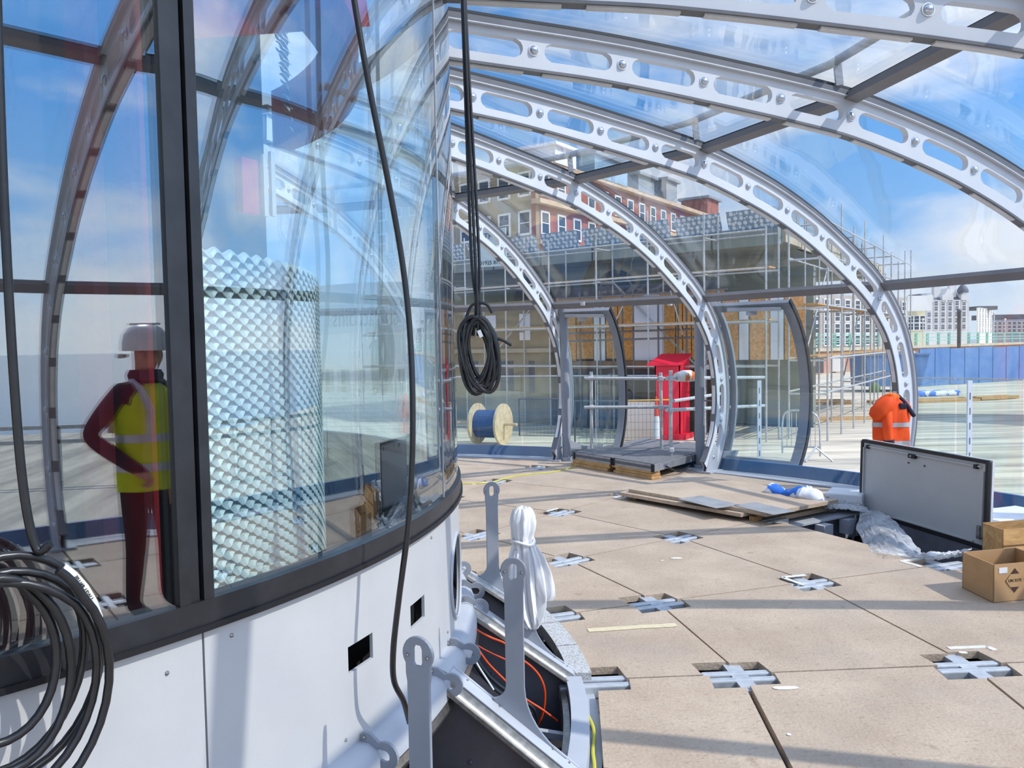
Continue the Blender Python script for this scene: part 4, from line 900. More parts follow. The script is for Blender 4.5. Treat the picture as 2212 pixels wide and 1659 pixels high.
# ================================================================== LOADING PLATFORM AND GUARD RAIL
A_, B_, C_ = Vector((.843, 10.977, 0)), Vector((1.305, 10.325, 0)), Vector((1.726, 9.707, 0)); ed = Vector((.63, .777, 0)).normalized()
ALU = pm('aluminium_deck', (176, 176, 178), (152, 152, 156), scale=10, rough=0.4, metal=.5); DKT = pm('deck_top', (128, 126, 126), (108, 106, 108), scale=14, rough=0.7)
def deck(p, q_, L_, lab):
    d = thing('stage_deck', lab, 'deck', tuple((p + q_) / 2), 'aluminium stage decks'); e_ = (q_ - p).normalized(); g = e_ * .01
    for (s_, t) in ((p + g, q_ - g), (p + ed * L_ + g, q_ + ed * L_ - g)): obj('end_beam', MB().bar(s_ + Vector((0, 0, .145)), t + Vector((0, 0, .145)), .03, .09), [ALU], d)
    for s_ in (p + g, q_ - g): obj('side_beam', MB().bar(s_ + Vector((0, 0, .145)), s_ + ed * L_ + Vector((0, 0, .145)), .03, .09), [ALU], d)
    obj('deck_board', MB().prism([p + g * 3, q_ - g * 3, q_ - g * 3 + ed * L_, p + g * 3 + ed * L_], (0, 0, .012)), [DKT], d).location.z += .186
    obj('end_groove', MB().bar(p.lerp(q_, .05) + Vector((0, 0, .15)) - ed * .018, p.lerp(q_, .95) + Vector((0, 0, .15)) - ed * .018, .006, .035), [CHAR], d)
    for f_ in (0.03, .97): obj('corner_casting', MB().box(p.lerp(q_, f_) + Vector((0, 0, .145)) - ed * .012, (.035, .035, .095)), [GASK], d)
    return d
deck(A_, B_, 1.9, 'near left aluminium stage deck in the doorway')
dk = deck(B_, C_, 1.0, 'near right aluminium stage deck on timber blocks'); deck(B_ + ed * 1.02, C_ + ed * 1.02, 1.0, 'rear right aluminium stage deck under the guard rail')
place(text_mesh('A-P', .05, pm('blue_logo', (60, 60, 160), rough=.6)), 'side_logo', C_ + ed * .28 + Vector((.012, -.012, .15)), ed, (0, 0, 1), dk)
tb = [(A_, B_, 0, .045, -.02, .9, 'bottom plank under the left deck'), (A_, B_, .045, .06, .02, .95, 'middle plank under the left deck'), (A_, B_, .0, .0, 0, 0, ''), (B_, C_, 0, .04, .05, 1.0, 'bottom plank under the right deck'), (B_, C_, .04, .035, .1, .98, 'thin middle plank under the right deck'), (B_, C_, .075, .03, .02, .97, 'top plank under the right deck')]
for p, q_, z, h_, f0, f1, lab in tb:
    if h_ == 0: continue
    tag(obj('timber_plank', MB().bar(p.lerp(q_, f0) + ed * .06 + Vector((0, 0, z + h_ / 2)), p.lerp(q_, f1) + ed * .06 + Vector((0, 0, z + h_ / 2)), .16, h_ - .003), [PLY], bevel=.004), lab, 'timber', 'timber packing under the decks')
TUBE = pm('scaffold_tube', (204, 206, 206), (176, 178, 178), scale=20, rough=0.4, metal=.35)
gr = thing('guard_rail', 'galvanised scaffold tube guard rail on the doorway platform', 'guard rail', (1.9, 10.6, .2))
def gt(p, q_, nm): o = obj(nm, MB().tube([p, q_], .0242, 12), [TUBE], gr, smooth=True); return o
g1 = gt(atY(1277, 803, 11.3), atY(1278, 968, 11.3), 'post'); g2 = gt(atY(1427, 805, 11.1), atY(1429, 972, 11.1), 'post'); g3 = gt(atY(1449, 800, 10.45), atY(1449, 985, 10.45), 'post')
gt(atY(1262, 817, 11.22), atY(1452, 818, 11.05), 'top_rail'); gt(atY(1262, 880, 11.22), atY(1452, 879, 11.05), 'mid_rail')
gt(atY(1440, 817, 10.38), atY(1650, 815, 13.2), 'side_top_rail'); gt(atY(1440, 886, 10.38), atY(1650, 876, 13.2), 'side_mid_rail'); gt(atY(1455, 866, 11.4), atY(1560, 850, 13.4), 'far_rail')
for p in ((1277, 817, 11.25), (1278, 880, 11.25), (1427, 818, 11.05), (1428, 880, 11.05), (1449, 818, 10.42), (1449, 886, 10.42), (1450, 972, 10.42)): obj('coupler', MB().box(atY(*p), (.07, .07, .07)), [GALV], gr, bevel=.015)
obj('slotted_strip', MB().bar(atY(1286, 822, 11.5), atY(1288, 965, 11.5), .05, .006), [COVER], gr)
wr = MB().tube([atY(1462, 815, 10.6), atY(1475, 812, 10.7), atY(1490, 812, 10.8), atY(1500, 815, 10.9)], [.06, .075, .08, .055], 12)
tag(obj('hazard_wrap', wr, [pm('orange_white_stripe', (238, 238, 236), (244, 120, 30), scale=9, rough=.6, thr=(.5, .52), stretch=(1, .2, .2))], smooth=True), 'orange and white strap wrapped around the guard rail tube', 'strap')
mb = MB().tube(smooth_path([atY(1440, 1008, 9.9) , atY(1455, 1015, 10.0), atY(1470, 1018, 10.1), atY(1490, 1006, 10.3)]), .012, 8)
for v in mb.v: v.z = max(v.z, .012)
tag(obj('black_lead', mb, [RUB], smooth=True), 'black lead lying on the floor under the right deck', 'cable')

# ================================================================== WORKER (mirrored in the core glass)
def worker(px, py):
    J = {'pel': (0, 0, .98, .135), 'sp': (0, .005, 1.14, .135), 'ch': (0, .01, 1.34, .15), 'nb': (0, 0, 1.49, .075), 'nk': (0, .015, 1.56, .062), 'hd': (0, .035, 1.645, .088), 'ht': (0, .03, 1.725, .085), 'htt': (0, .02, 1.78, .06), 'chin': (0, .10, 1.60, .042),
         'lh': (-.10, 0, .90, .105), 'lk': (-.115, .015, .50, .07), 'la': (-.12, -.03, .10, .05), 'lt': (-.135, .13, .045, .042), 'rh': (.10, 0, .90, .105), 'rk': (.12, .03, .50, .07), 'ra': (.13, 0, .10, .05), 'rt': (.15, .16, .045, .042),
         'ls': (-.185, 0, 1.43, .075), 'le': (-.315, -.13, 1.18, .058), 'lw': (-.20, .07, 1.0, .042), 'lhd': (-.14, .12, .95, .04), 'rs': (.185, 0, 1.43, .075), 're': (.28, -.07, 1.17, .056), 'rw': (.27, .08, .96, .036), 'rhd': (.265, .12, .89, .036)}
    E_ = [('pel', 'sp'), ('sp', 'ch'), ('ch', 'nb'), ('nb', 'nk'), ('nk', 'hd'), ('hd', 'ht'), ('ht', 'htt'), ('hd', 'chin'), ('pel', 'lh'), ('lh', 'lk'), ('lk', 'la'), ('la', 'lt'), ('pel', 'rh'), ('rh', 'rk'), ('rk', 'ra'), ('ra', 'rt'), ('ch', 'ls'), ('ls', 'le'), ('le', 'lw'), ('lw', 'lhd'), ('ch', 'rs'), ('rs', 're'), ('re', 'rw'), ('rw', 'rhd')]
    for s_, hd in (('r', (.265, .12, .89)), ('l', (-.14, .12, .95))):
        for i in range(4):
            o = (i - 1.5) * .018; a, b = s_ + 'f%da' % i, s_ + 'f%db' % i
            J[a] = (hd[0] + (.01 if s_ == 'r' else .02), hd[1] + .02 + o, hd[2] - .055, .009); J[b] = (hd[0] - .015, hd[1] + .03 + o, hd[2] - .095 + abs(i - 1.4) * .008, .008)
            E_ += [(s_ + 'hd', a), (a, b)]
        J[s_ + 'tb'] = (hd[0] - .03, hd[1] + .05, hd[2] - .04, .010); E_.append((s_ + 'hd', s_ + 'tb'))
    ks = list(J); me = bpy.data.meshes.new('body'); me.from_pydata([J[k][:3] for k in ks], [(ks.index(a), ks.index(b)) for a, b in E_], [])
    o = bpy.data.objects.new('person', me); COL.objects.link(o)
    o.modifiers.new('skin', 'SKIN')
    for i, k in enumerate(ks): me.skin_vertices[0].data[i].radius = (J[k][3],) * 2; me.skin_vertices[0].data[i].use_root = (k == 'pel')
    sb = o.modifiers.new('sub', 'SUBSURF'); sb.levels = 2; sb.render_levels = 2
    dg = bpy.context.evaluated_depsgraph_get(); dg.update(); m2 = bpy.data.meshes.new_from_object(o.evaluated_get(dg)); o.modifiers.clear(); o.data = m2
    m2.materials.clear()
    for m_ in (pm('dark_jacket', (46, 44, 58), rough=.8), pm('skin', (196, 142, 118), rough=.55), pm('work_trousers', (40, 40, 46), rough=.85), pm('boots', (30, 28, 28), rough=.6)): m2.materials.append(m_)
    for p in m2.polygons:
        c = p.center; p.use_smooth = True
        p.material_index = 1 if (c.z > 1.545 or (c.z < .95 and c.y > .09 and c.z > .7)) else 2 if c.z < .99 and abs(c.x) < .22 else 0
        if c.z < .13: p.material_index = 3
    for v in m2.vertices:     # face: brow, nose, lips
        if v.co.z > 1.56 and v.co.y > .06:
            dx, dz = abs(v.co.x), v.co.z
            if dx < .022 and 1.615 < dz < 1.675: v.co.y += .022 * (1 - dx / .022) * (1 - abs(dz - 1.64) / .04)
            if .02 < dx < .05 and 1.655 < dz < 1.685: v.co.y -= .008
    o.location = (px, py, 0); o.rotation_euler = (0, 0, rad(32))
    tag(o, 'person in white helmet and yellow vest mirrored in the left core glass', 'person')
    VY = pm('hivis_yellow', (214, 222, 30), (200, 208, 24), scale=6, rough=.75, bump=.1, bscale=12)
    rows = [(.83, .20, .155, 0, .015, .05), (.93, .20, .165, 0, .015, .04), (1.05, .195, .165, 0, .015, .03), (1.18, .20, .168, 0, .015, .03), (1.30, .21, .172, 0, .01, .02), (1.40, .20, .15, 0, 0, .02), (1.46, .15, .11, 0, -.005, .02), (1.485, .11, .09, 0, -.01, .02)]
    v = folded(Vector(), rows, 4, 21); v.f.pop(); v.m.pop(); obj('vest', v, [VY], o, smooth=True, local=True)
    for z0, z1 in ((.95, 1.0), (1.13, 1.18)):
        g = lambda z: (.1975 + .003, .168, 0, .015, .03); bnd = folded(Vector(), [(z, *g(z)) for z in (z0, z1)], 4, 21); bnd.f.pop(); bnd.m.pop(); obj('reflective_band', bnd, [REFL], o, smooth=True, local=True)
    for sx in (-1, 1): obj('reflective_brace', MB().tube([Vector((sx * .11, .15, 1.18)), Vector((sx * .115, .168, 1.32)), Vector((sx * .115, .10, 1.45)), Vector((sx * .11, .02, 1.50)), Vector((sx * .11, -.09, 1.46)), Vector((sx * .12, -.165, 1.30)), Vector((sx * .12, -.16, 1.18))], .022, 6), [REFL], o, smooth=True, local=True)
    hp = bpy.data.objects.new('helmet', None)
    HEL = pm('white_helmet', (236, 236, 236), rough=.3); hrot = Matrix.Rotation(rad(-28), 4, 'Z'); hc = Vector((0, .02, 1.72)); mb = MB()
    dome = MB().lathe([(0, .135), (.05, .13), (.09, .108), (.115, .07), (.125, .02), (.126, -.03), (.120, -.032), (.118, .02), (.08, .1), (0, .125)], (0, 0, 0), 0, 360, 24)
    dome.prism([(-.10, .09, -.025), (-.07, .14, -.028), (0, .185, -.030), (.07, .14, -.028), (.10, .09, -.025)], (0, 0, .008)).box((0, 0, .135), (.03, .16, .012))
    dome.tube([(-.06, -.12, -.06), (0, -.145, -.065), (.06, -.12, -.06)], .014, 8)
    dome.v = [hrot @ Vector((q_.x * .95, q_.y * 1.1, q_.z)) + hc for q_ in dome.v]; obj('helmet', dome, [HEL], o, smooth=True, local=True)
    obj('neck_scarf', MB().lathe([(.075, 1.50), (.10, 1.51), (.105, 1.54), (.09, 1.57), (.07, 1.57)], (0, .01, 0), 0, 360, 18), [pm('scarf', (70, 50, 66), rough=.9)], o, smooth=True, local=True)
    for sx in (-1, 1): obj('ear', MB().ball((hrot @ Vector((sx * .09, 0, -.065))) + hc, (.014, .025, .034), 8, 6), [bpy.data.materials['skin']], o, smooth=True, local=True)
    return o
worker(2.41, 1.03)
# ================================================================== OUTSIDE: SITE AROUND THE POD
def fence_tube(mb, a, b, r=.02, n=6): return mb.tube([a, b], r, n)
# glass guard around the pod
GUARD = glass('guard_glass', (0.90, 0.965, 0.95), 0.05, 1.45, wave=.25, wscale=1.2, fres=.8)
gi = 0
for t0 in list(range(14, 46, 4)) + list(range(64, 84, 4)):
    R_ = 14.6; a, b = PP(R_, t0 + .06, -1), PP(R_, t0 + 3.94, -1); g = thing('glass_guard_panel', 'green glass guard panel, %s %s' % (('first', 'second', 'third', 'fourth', 'fifth', 'sixth', 'seventh', 'eighth')[gi % 8], 'from the right picture edge' if t0 < 50 else 'leftwards from the doorway'), 'glass panel', tuple((a + b) / 2), 'glass guard panels outside')
    n = (a + b) / 2 - Vector((CX, CY, -1)); n.normalize()
    obj('pane', MB().prism([a, b, b + Vector((0, 0, 1.98)), a + Vector((0, 0, 1.98))], n * .02), [GUARD], g)
    obj('cap_rail', MB().bar(a + Vector((0, 0, 1.99)), b + Vector((0, 0, 1.99)), .03, .025), [GALV], g)
    gi += 1
    if t0 == 42: gi = 0
# red hut
hx, hy = 3.95, 22.0
RED2 = pm('hut_red', (214, 24, 56), (204, 20, 50), scale=2, rough=0.5)
hut = thing('red_hut', 'bright red cabinet hut with a sloping lid outside the doorway', 'hut', (4.4, 22.3, -1))
f0, f1 = Vector((hx, hy, -1)), Vector((hx + .70, hy - .0, -1)); dep = Vector((.42, .75, 0))
obj('front_wall', MB().prism([f0, f1, f1 + Vector((0, 0, 2.06)), f0 + Vector((0, 0, 2.06))], (0, .03, 0)), [RED2], hut)
obj('side_wall', MB().prism([f1, f1 + dep, f1 + dep + Vector((0, 0, 2.28)), f1 + Vector((0, 0, 2.06))], (-.03, 0, 0)), [RED2], hut)
obj('left_wall', MB().prism([f0, f0 + dep, f0 + dep + Vector((0, 0, 2.28)), f0 + Vector((0, 0, 2.06))], (.03, 0, 0)), [RED2], hut)
obj('back_wall', MB().prism([f0 + dep, f1 + dep, f1 + dep + Vector((0, 0, 2.28)), f0 + dep + Vector((0, 0, 2.28))], (0, -.03, 0)), [RED2], hut)
obj('lid', MB().prism([f0 + Vector((-.25, -.08, 2.05)), f1 + Vector((.06, -.08, 2.05)), f1 + dep + Vector((.1, .05, 2.33)), f0 + dep + Vector((-.08, .05, 2.33))], (0, 0, .035)), [RED2], hut)
obj('plinth', MB().prism([f1 + Vector((.1, -.2, 0)), f1 + Vector((.1, -.2, 0)) + dep * .9, f1 + Vector((-.5, .3, 0)), f1 + Vector((-.5, -.2, 0))], (0, 0, .15)), [RED2], hut)
# traffic cone beside the hut
cp = Vector((3.86, 21.3, -1)); cn = thing('traffic_cone', 'orange and white traffic cone beside the red hut', 'cone', tuple(cp))
obj('base', MB().box(cp + Vector((0, 0, .02)), (.32, .32, .04)), [ORANGE], cn); obj('cone', MB().lathe([(.13, .04), (.02, 1.25)], cp, 0, 360, 16), [ORANGE], cn, smooth=True); obj('white_sleeve', MB().lathe([(.128, .12), (.07, .72)], cp, 0, 360, 16), [COVER], cn, smooth=True)
# mesh fence panels
YF = pm('yellow_frame', (226, 166, 40), rough=.5); WIRE = pm('fence_wire', (92, 92, 96), rough=.5, metal=.4); PINKB = pm('pink_board', (244, 216, 204), (238, 206, 190), scale=1.5, rough=.8)
def mesh_panel(a, b, h, lab, fm=YF, dx=.1, dz=.2):
    a, b = Vector(a), Vector(b); f = thing('mesh_fence_panel', lab, 'fence', tuple((a + b) / 2), 'site mesh fences'); L_ = (b - a).length; n = int(L_ / dx); up = Vector((0, 0, h))
    for p, q_ in ((a, b), (a + up, b + up), (a, a + up), (b, b + up)): obj('frame_tube', MB().tube([p, q_], .022, 6), [fm], f)
    mb = MB()
    for i in range(1, n): mb.bar(a.lerp(b, i / n), a.lerp(b, i / n) + up, .006, .006, (0, 1, 0))
    for i in range(1, int(h / dz)): mb.bar(a + Vector((0, 0, i * dz)), b + Vector((0, 0, i * dz)), .006, .006)
    w_ = obj('wire_mesh', mb, [WIRE], f); w_['kind'] = 'stuff'; return f
P0 = lambda px, Y, z=-1: Vector((atY(px, 800, Y).x, Y, z))
mesh_panel(P0(1345, 20.9), P0(1446, 20.9), 1.18, 'yellow framed mesh fence in the doorway left of the red hut')
mesh_panel(P0(1500, 21.6), P0(1560, 21.2), 1.1, 'mesh fence right of the red hut behind the door post', WIRE)
mesh_panel(P0(1120, 23.5), P0(1212, 23.2), 1.1, 'mesh fence behind the glass left of the shut door leaf', WIRE)
mesh_panel(P0(1240, 21.5), P0(1335, 21.2), 1.15, 'mesh fence seen through the shut door leaf', WIRE)
tag(obj('pink_boarding', MB().bar(P0(1340, 21.9, -.45), P0(1415, 21.7, -.45), .04, 1.05), [PINKB]), 'pale pink boarding behind the yellow mesh fence', 'boarding')
# cable drum
dc = P0(1057, 21.6); dr = thing('cable_drum', 'wooden drum wound with blue cable outside the glass', 'cable drum', tuple(dc)); axd = Vector((.9, -.43, 0)).normalized(); DW = pm('drum_wood', (222, 196, 156), (196, 164, 122), scale=6, rough=.8)
def disc(c, ax, r, t, n=28):
    up = Vector((0, 0, 1)); s_ = ax.cross(up).normalized(); return MB().prism([c + s_ * r * math.cos(2 * math.pi * i / n) + up * r * math.sin(2 * math.pi * i / n) for i in range(n)], ax * t)
for s_ in (-.42, .36): obj('flange', disc(dc + axd * s_ + Vector((0, 0, .56)), axd, .56, .06), [DW], dr)
obj('blue_cable_winding', disc(dc - axd * .36 + Vector((0, 0, .56)), axd, .38, .72), [pm('blue_cable_wound', (44, 74, 124), (36, 62, 108), scale=2, rough=.5, stretch=(12, 12, 1))], dr)
obj('axle_bar', MB().tube([dc - axd * 1.1 + Vector((0, 0, .56)), dc + axd * .8 + Vector((0, 0, .56))], .04, 8), [DW], dr)
# crowd barrier
ba, bb = P0(1690, 18.2), P0(1772, 17.6); br = thing('crowd_barrier', 'galvanised crowd barrier outside the open door leaf', 'barrier', tuple((ba + bb) / 2))
obj('hoop', MB().tube(smooth_path([bb + Vector((0, 0, .1)), bb + Vector((-.02, 0, .8)), bb + Vector((-.12, .05, 1.05)), ba.lerp(bb, .5) + Vector((0, 0, 1.1)), ba + Vector((.1, 0, 1.05)), ba + Vector((0, 0, .8)), ba + Vector((0, 0, .1))], 5), .022, 8), [TUBE], br, smooth=True)
obj('bottom_bar', MB().tube([ba + Vector((0, 0, .25)), bb + Vector((0, 0, .3))], .022, 8), [TUBE], br)
for i in range(1, 8): obj('bar', MB().tube([ba.lerp(bb, i / 8) + Vector((0, 0, .27)), ba.lerp(bb, i / 8) + Vector((0, 0, 1.05))], .009, 6), [TUBE], br)
for s_ in (-1, 1): obj('foot', MB().tube([bb + Vector((-.1, 0, .3)), bb + Vector((-.1 + s_ * .3, -.2, .01))], .022, 6), [TUBE], br)
# boards and plank stacks on the deck
for i, (px, py, w_, d_, h_, rz_, lab) in enumerate(((1985, 868, 5, 1.4, .1, 12, 'pale plank stack on the deck behind the orange jacket'), (2140, 862, 2.2, 1.0, .12, 20, 'short pile of yellowish boards beyond the guard glass at right'), (1720, 872, 4.5, 1.2, .12, -8, 'long pile of planks on the deck behind the open door leaf'), (1330, 876, 2.0, .9, .2, 10, 'heap of boards on the deck seen through the shut door leaf'), (1850, 905, 4.0, .8, .06, 5, 'flat boards lying on the deck left of the orange jacket'))):
    p = onZ(px, py, -1); nb = 5; r = thing('plank_stack', lab, 'planks', tuple(p), 'plank stacks on the deck')
    for j in range(nb):
        obj('plank', MB().rz(p + Vector((math.cos(rad(rz_ + 90)), math.sin(rad(rz_ + 90)), 0)) * (j - 2) * d_ / nb + Vector((random.uniform(-.2, .2), 0, h_ / 2 * random.uniform(.8, 1.4))), (w_ * random.uniform(.8, 1), d_ / nb * .9, h_), rz_), [PLY], r)
bt = onZ(2010, 855, -1); tag(obj('blue_tarpaulin', MB().rz(bt + Vector((0, 0, .12)), (2.6, .9, .24), 15), [BLUEW], bevel=.08), 'blue tarpaulin bundle on the deck behind the rib', 'tarpaulin')
# perforated white posts
for px, Y, lab in ((2095, 10.6, 'white slotted post outside the glass right of the jacket'), (1640, 12.6, 'white slotted post outside the glass behind the open door leaf')):
    p = P0(px, Y); r = thing('slotted_post', lab, 'post', tuple(p), 'white slotted posts'); top = atY(px, 822, Y).z
    obj('channel', MB().box(p + Vector((0, 0, (top + 1) / 2)), (.06, .03, top + 1)), [COVER], r)
    for i in range(int((top + 1) / .2)): obj('slot', MB().box(p + Vector((0, -.016, .1 + i * .2)), (.012, .004, .09)), [CHAR], r)
# blue hoarding beyond the deck
HB = pm('blue_hoarding', (74, 116, 168), (104, 142, 186), scale=.5, rough=.6)
ha, hb = atY(1985, 830, 44), atY(2330, 825, 52); ha.z = hb.z = -1; hd_ = thing('blue_hoarding', 'long blue hoarding across the beach at the right', 'hoarding', tuple((ha + hb) / 2))
for i in range(12): obj('hoarding_panel', MB().bar(ha.lerp(hb, i / 12 + .002) + Vector((0, 0, 1.05)), ha.lerp(hb, (i + 1) / 12 - .002) + Vector((0, 0, 1.05)), .05, 2.1 + .06 * math.sin(i * 2.1)), [HB], hd_)
sk = atY(1935, 830, 40); sk.z = -1; skp = thing('blue_skip', 'blue skip standing left of the hoarding behind the rib', 'skip', tuple(sk))
obj('body', MB().prism([sk + Vector((-1.4, 0, .3)), sk + Vector((1.3, 0, .3)), sk + Vector((1.7, 0, 1.9)), sk + Vector((-1.5, 0, 1.9))], (0, 2, 0)), [HB], skp); obj('rim', MB().bar(sk + Vector((-1.55, 0, 1.9)), sk + Vector((1.75, 0, 1.9)), .1, .1), [HB], skp)
obj('wheel', MB().ball(sk + Vector((-1.1, -.1, .2)), (.3, .1, .3), 12, 8), [pm('green_plastic', (80, 120, 70), rough=.6)], skp)

# ------------------------------------------------------------------ terrace under scaffolding
K = atY(1690, 525, 22.0); KZ = K.z; K2 = Vector((K.x, K.y, 0)); ul = Vector((-.80, .60, 0)); ur = (Vector((16.1, 34.9, 0)) - K2).normalized()
CONC = pm('concrete', (156, 162, 152), (130, 138, 130), scale=.8, rough=.9); CONL = pm('pale_concrete', (196, 186, 160), (172, 164, 144), scale=1.2, rough=.85)
terr = thing('concrete_terrace', 'concrete terrace on columns under scaffolding beyond the doorway', 'terrace', (K.x, K.y + 6, -1))
LL, LR = 16.0, 16.0
eL, eR = K2 + ul * LL, K2 + ur * LR
obj('slab', MB().prism([K2 + Vector((0, 0, KZ)), eR + Vector((0, 0, KZ)), eR + ul * LL + Vector((0, 0, KZ)), eL + Vector((0, 0, KZ))], (0, 0, .5)), [CONC], terr)
for i in range(9):
    a = K2.lerp(eR, i / 9 + .003); b = K2.lerp(eR, (i + 1) / 9 - .003); obj('fascia_panel', MB().bar(a + Vector((0, 0, KZ + .28)), b + Vector((0, 0, KZ + .28)), .16, .5 + .06 * (i % 2)), [CONL], terr)
for i in range(8): obj('edge_beam', MB().bar(K2.lerp(eL, i / 8 + .002) + Vector((0, 0, KZ + .2)), K2.lerp(eL, (i + 1) / 8 - .002) + Vector((0, 0, KZ + .2)), .2, .45), [CONC], terr)
HEX = bpy.data.materials.new('hex_perforation'); HEX.use_nodes = True
_n = HEX.node_tree.nodes; _l = HEX.node_tree.links; _b = _n['Principled BSDF']; _b.inputs['Roughness'].default_value = .5
_c = _n.new('ShaderNodeTexCoord'); _v = _n.new('ShaderNodeTexVoronoi'); _v.inputs['Scale'].default_value = 8; _v.inputs['Randomness'].default_value = .15; _r = _n.new('ShaderNodeValToRGB')
_r.color_ramp.elements[0].position = .42; _r.color_ramp.elements[0].color = (.72, .75, .78, 1); _r.color_ramp.elements[1].position = .5; _r.color_ramp.elements[1].color = (.22, .32, .42, 1)
_l.new(_c.outputs['Object'], _v.inputs['Vector']); _l.new(_v.outputs['Distance'], _r.inputs[0]); _l.new(_r.outputs[0], _b.inputs['Base Color'])
for i in range(10):
    a = K2.lerp(eL, i / 10 + .006); b = K2.lerp(eL, (i + 1) / 10 - .006); lean = Vector((-.3, -.4, 0)) * .5
    obj('hex_panel', MB().prism([a + Vector((0, 0, KZ + .42)), b + Vector((0, 0, KZ + .42)), b + lean + Vector((0, 0, KZ + .98)), a + lean + Vector((0, 0, KZ + .98))], (0, .04, 0)), [HEX], terr)
for i in range(7):
    a = K2.lerp(eR, i / 9 + .05); b = K2.lerp(eR, (i + 1) / 9); obj('louvre_panel', MB().bar(a + Vector((0, 0, KZ + .8)), b + Vector((0, 0, KZ + .8)), .05, .55), [pm('louvre_%d' % i, (150, 160, 164), (120, 130, 136), scale=3, rough=.6, stretch=(.1, .1, 8))], terr)
bw = Vector((.6, .8, 0)) * 2.6
obj('rear_wall', MB().bar(K2 + bw + ur * .5 + Vector((0, 0, 1.5)), eL + bw + Vector((0, 0, 1.5)), .3, 5.0 + (KZ - 4.4)), [CONC], terr)
for i, px in enumerate((1225, 1335)):
    f = (4.2 + i * -2.2 + 6) / LL; c = K2.lerp(eL, (10.2 - 3.6 * i) / LL) + bw - Vector((.6, .8, 0)) * .17 + Vector((0, 0, KZ - .9)); obj('round_opening', disc(c, Vector((.6, .8, 0)), .8, .05, 24), [CHAR], terr)
OSB = pm('osb_board', (238, 178, 108), (214, 148, 80), scale=14, rough=.8, thr=(.4, .6), rnd=.06); WB = pm('white_board', (246, 243, 247), (240, 237, 242), scale=1, rough=.7)
# boarded shop front under the terrace
s0, s1 = atY(1205, 780, 25.9), atY(1560, 780, 23.2); s0.z = s1.z = 0; zb, zt = 1.15, 2.95
sf = thing('boarded_shopfront', 'shop front boarded with chipboard and white doors beyond the doorway', 'shop front', (s0.x, s0.y, -1)); xs = [1205, 1250, 1290, 1318, 1345, 1379, 1411, 1443, 1468, 1482, 1500, 1530, 1560, 1592, 1612, 1650, 1676, 1712]
def sfp(px): f = (px - 1205) / 355; return s0.lerp(s1, f)
for i, (a, b) in enumerate(zip(xs[:-1], xs[1:])):
    wh = a in (1379, 1411, 1530, 1290, 1592, 1650); pa, pb = sfp(a + 1), sfp(b - (2 if wh else 1))
    obj('white_door' if wh else 'chipboard_sheet', MB().bar(pa + Vector((0, 0, (zb + zt) / 2)), pb + Vector((0, 0, (zb + zt) / 2)), .04, zt - zb - (.0 if wh else .12 * (i % 2))), [WB if wh else OSB], sf)
obj('timber_beam', MB().bar(s0 + Vector((0, -.15, zb - .13)), s1 + Vector((0, -.15, zb - .13)), .1, .24), [pm('brown_beam', (150, 112, 84), (130, 94, 70), scale=3, rough=.8)], sf)
obj('top_beam', MB().bar(s0 + Vector((0, -.2, zt + .12)), s1 + Vector((0, -.2, zt + .12)), .12, .2), [pm('tan_beam', (196, 160, 124), (176, 138, 104), scale=3, rough=.8)], sf)
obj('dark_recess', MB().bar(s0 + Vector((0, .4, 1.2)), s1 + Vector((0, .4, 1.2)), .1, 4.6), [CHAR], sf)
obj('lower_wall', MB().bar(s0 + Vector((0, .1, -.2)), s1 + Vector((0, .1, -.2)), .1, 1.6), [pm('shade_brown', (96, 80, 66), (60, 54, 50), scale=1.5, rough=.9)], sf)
# left: tan wall, white house and the glass canopy zone behind the coil
tw0, tw1 = atY(960, 780, 30), atY(1196, 780, 26.6); tw0.z = tw1.z = -1
tw = thing('tan_sea_wall', 'tan rendered wall with dark openings behind the hanging coil', 'wall', tuple((tw0 + tw1) / 2))
obj('wall', MB().bar(tw0 + Vector((0, 0, 2.1)), tw1 + Vector((0, 0, 2.1)), .3, 4.2), [pm('tan_render', (172, 158, 128), (146, 134, 108), scale=.7, rough=.9)], tw)
obj('ledge', MB().bar(tw0 + Vector((0, -.2, 2.5)), tw1 + Vector((0, -.2, 2.5)), .3, .14), [CONL], tw)
for f in (.3, .55, .62, .8): obj('opening', MB().bar(tw0.lerp(tw1, f) + Vector((0, -.12, 1.6)), tw0.lerp(tw1, f + .05) + Vector((0, -.12, 1.6)), .12, 1.1), [CHAR], tw)
for f in (.42, .72): obj('white_sign_board', MB().bar(tw0.lerp(tw1, f) + Vector((0, -.2, 3.3)), tw0.lerp(tw1, f + .09) + Vector((0, -.2, 3.3)), .05, .9), [WB], tw)
obj('pale_board_row', MB().bar(tw0.lerp(tw1, .4) + Vector((0, -.25, .55)), tw0.lerp(tw1, .75) + Vector((0, -.25, .55)), .05, 1.1), [CONL], tw)
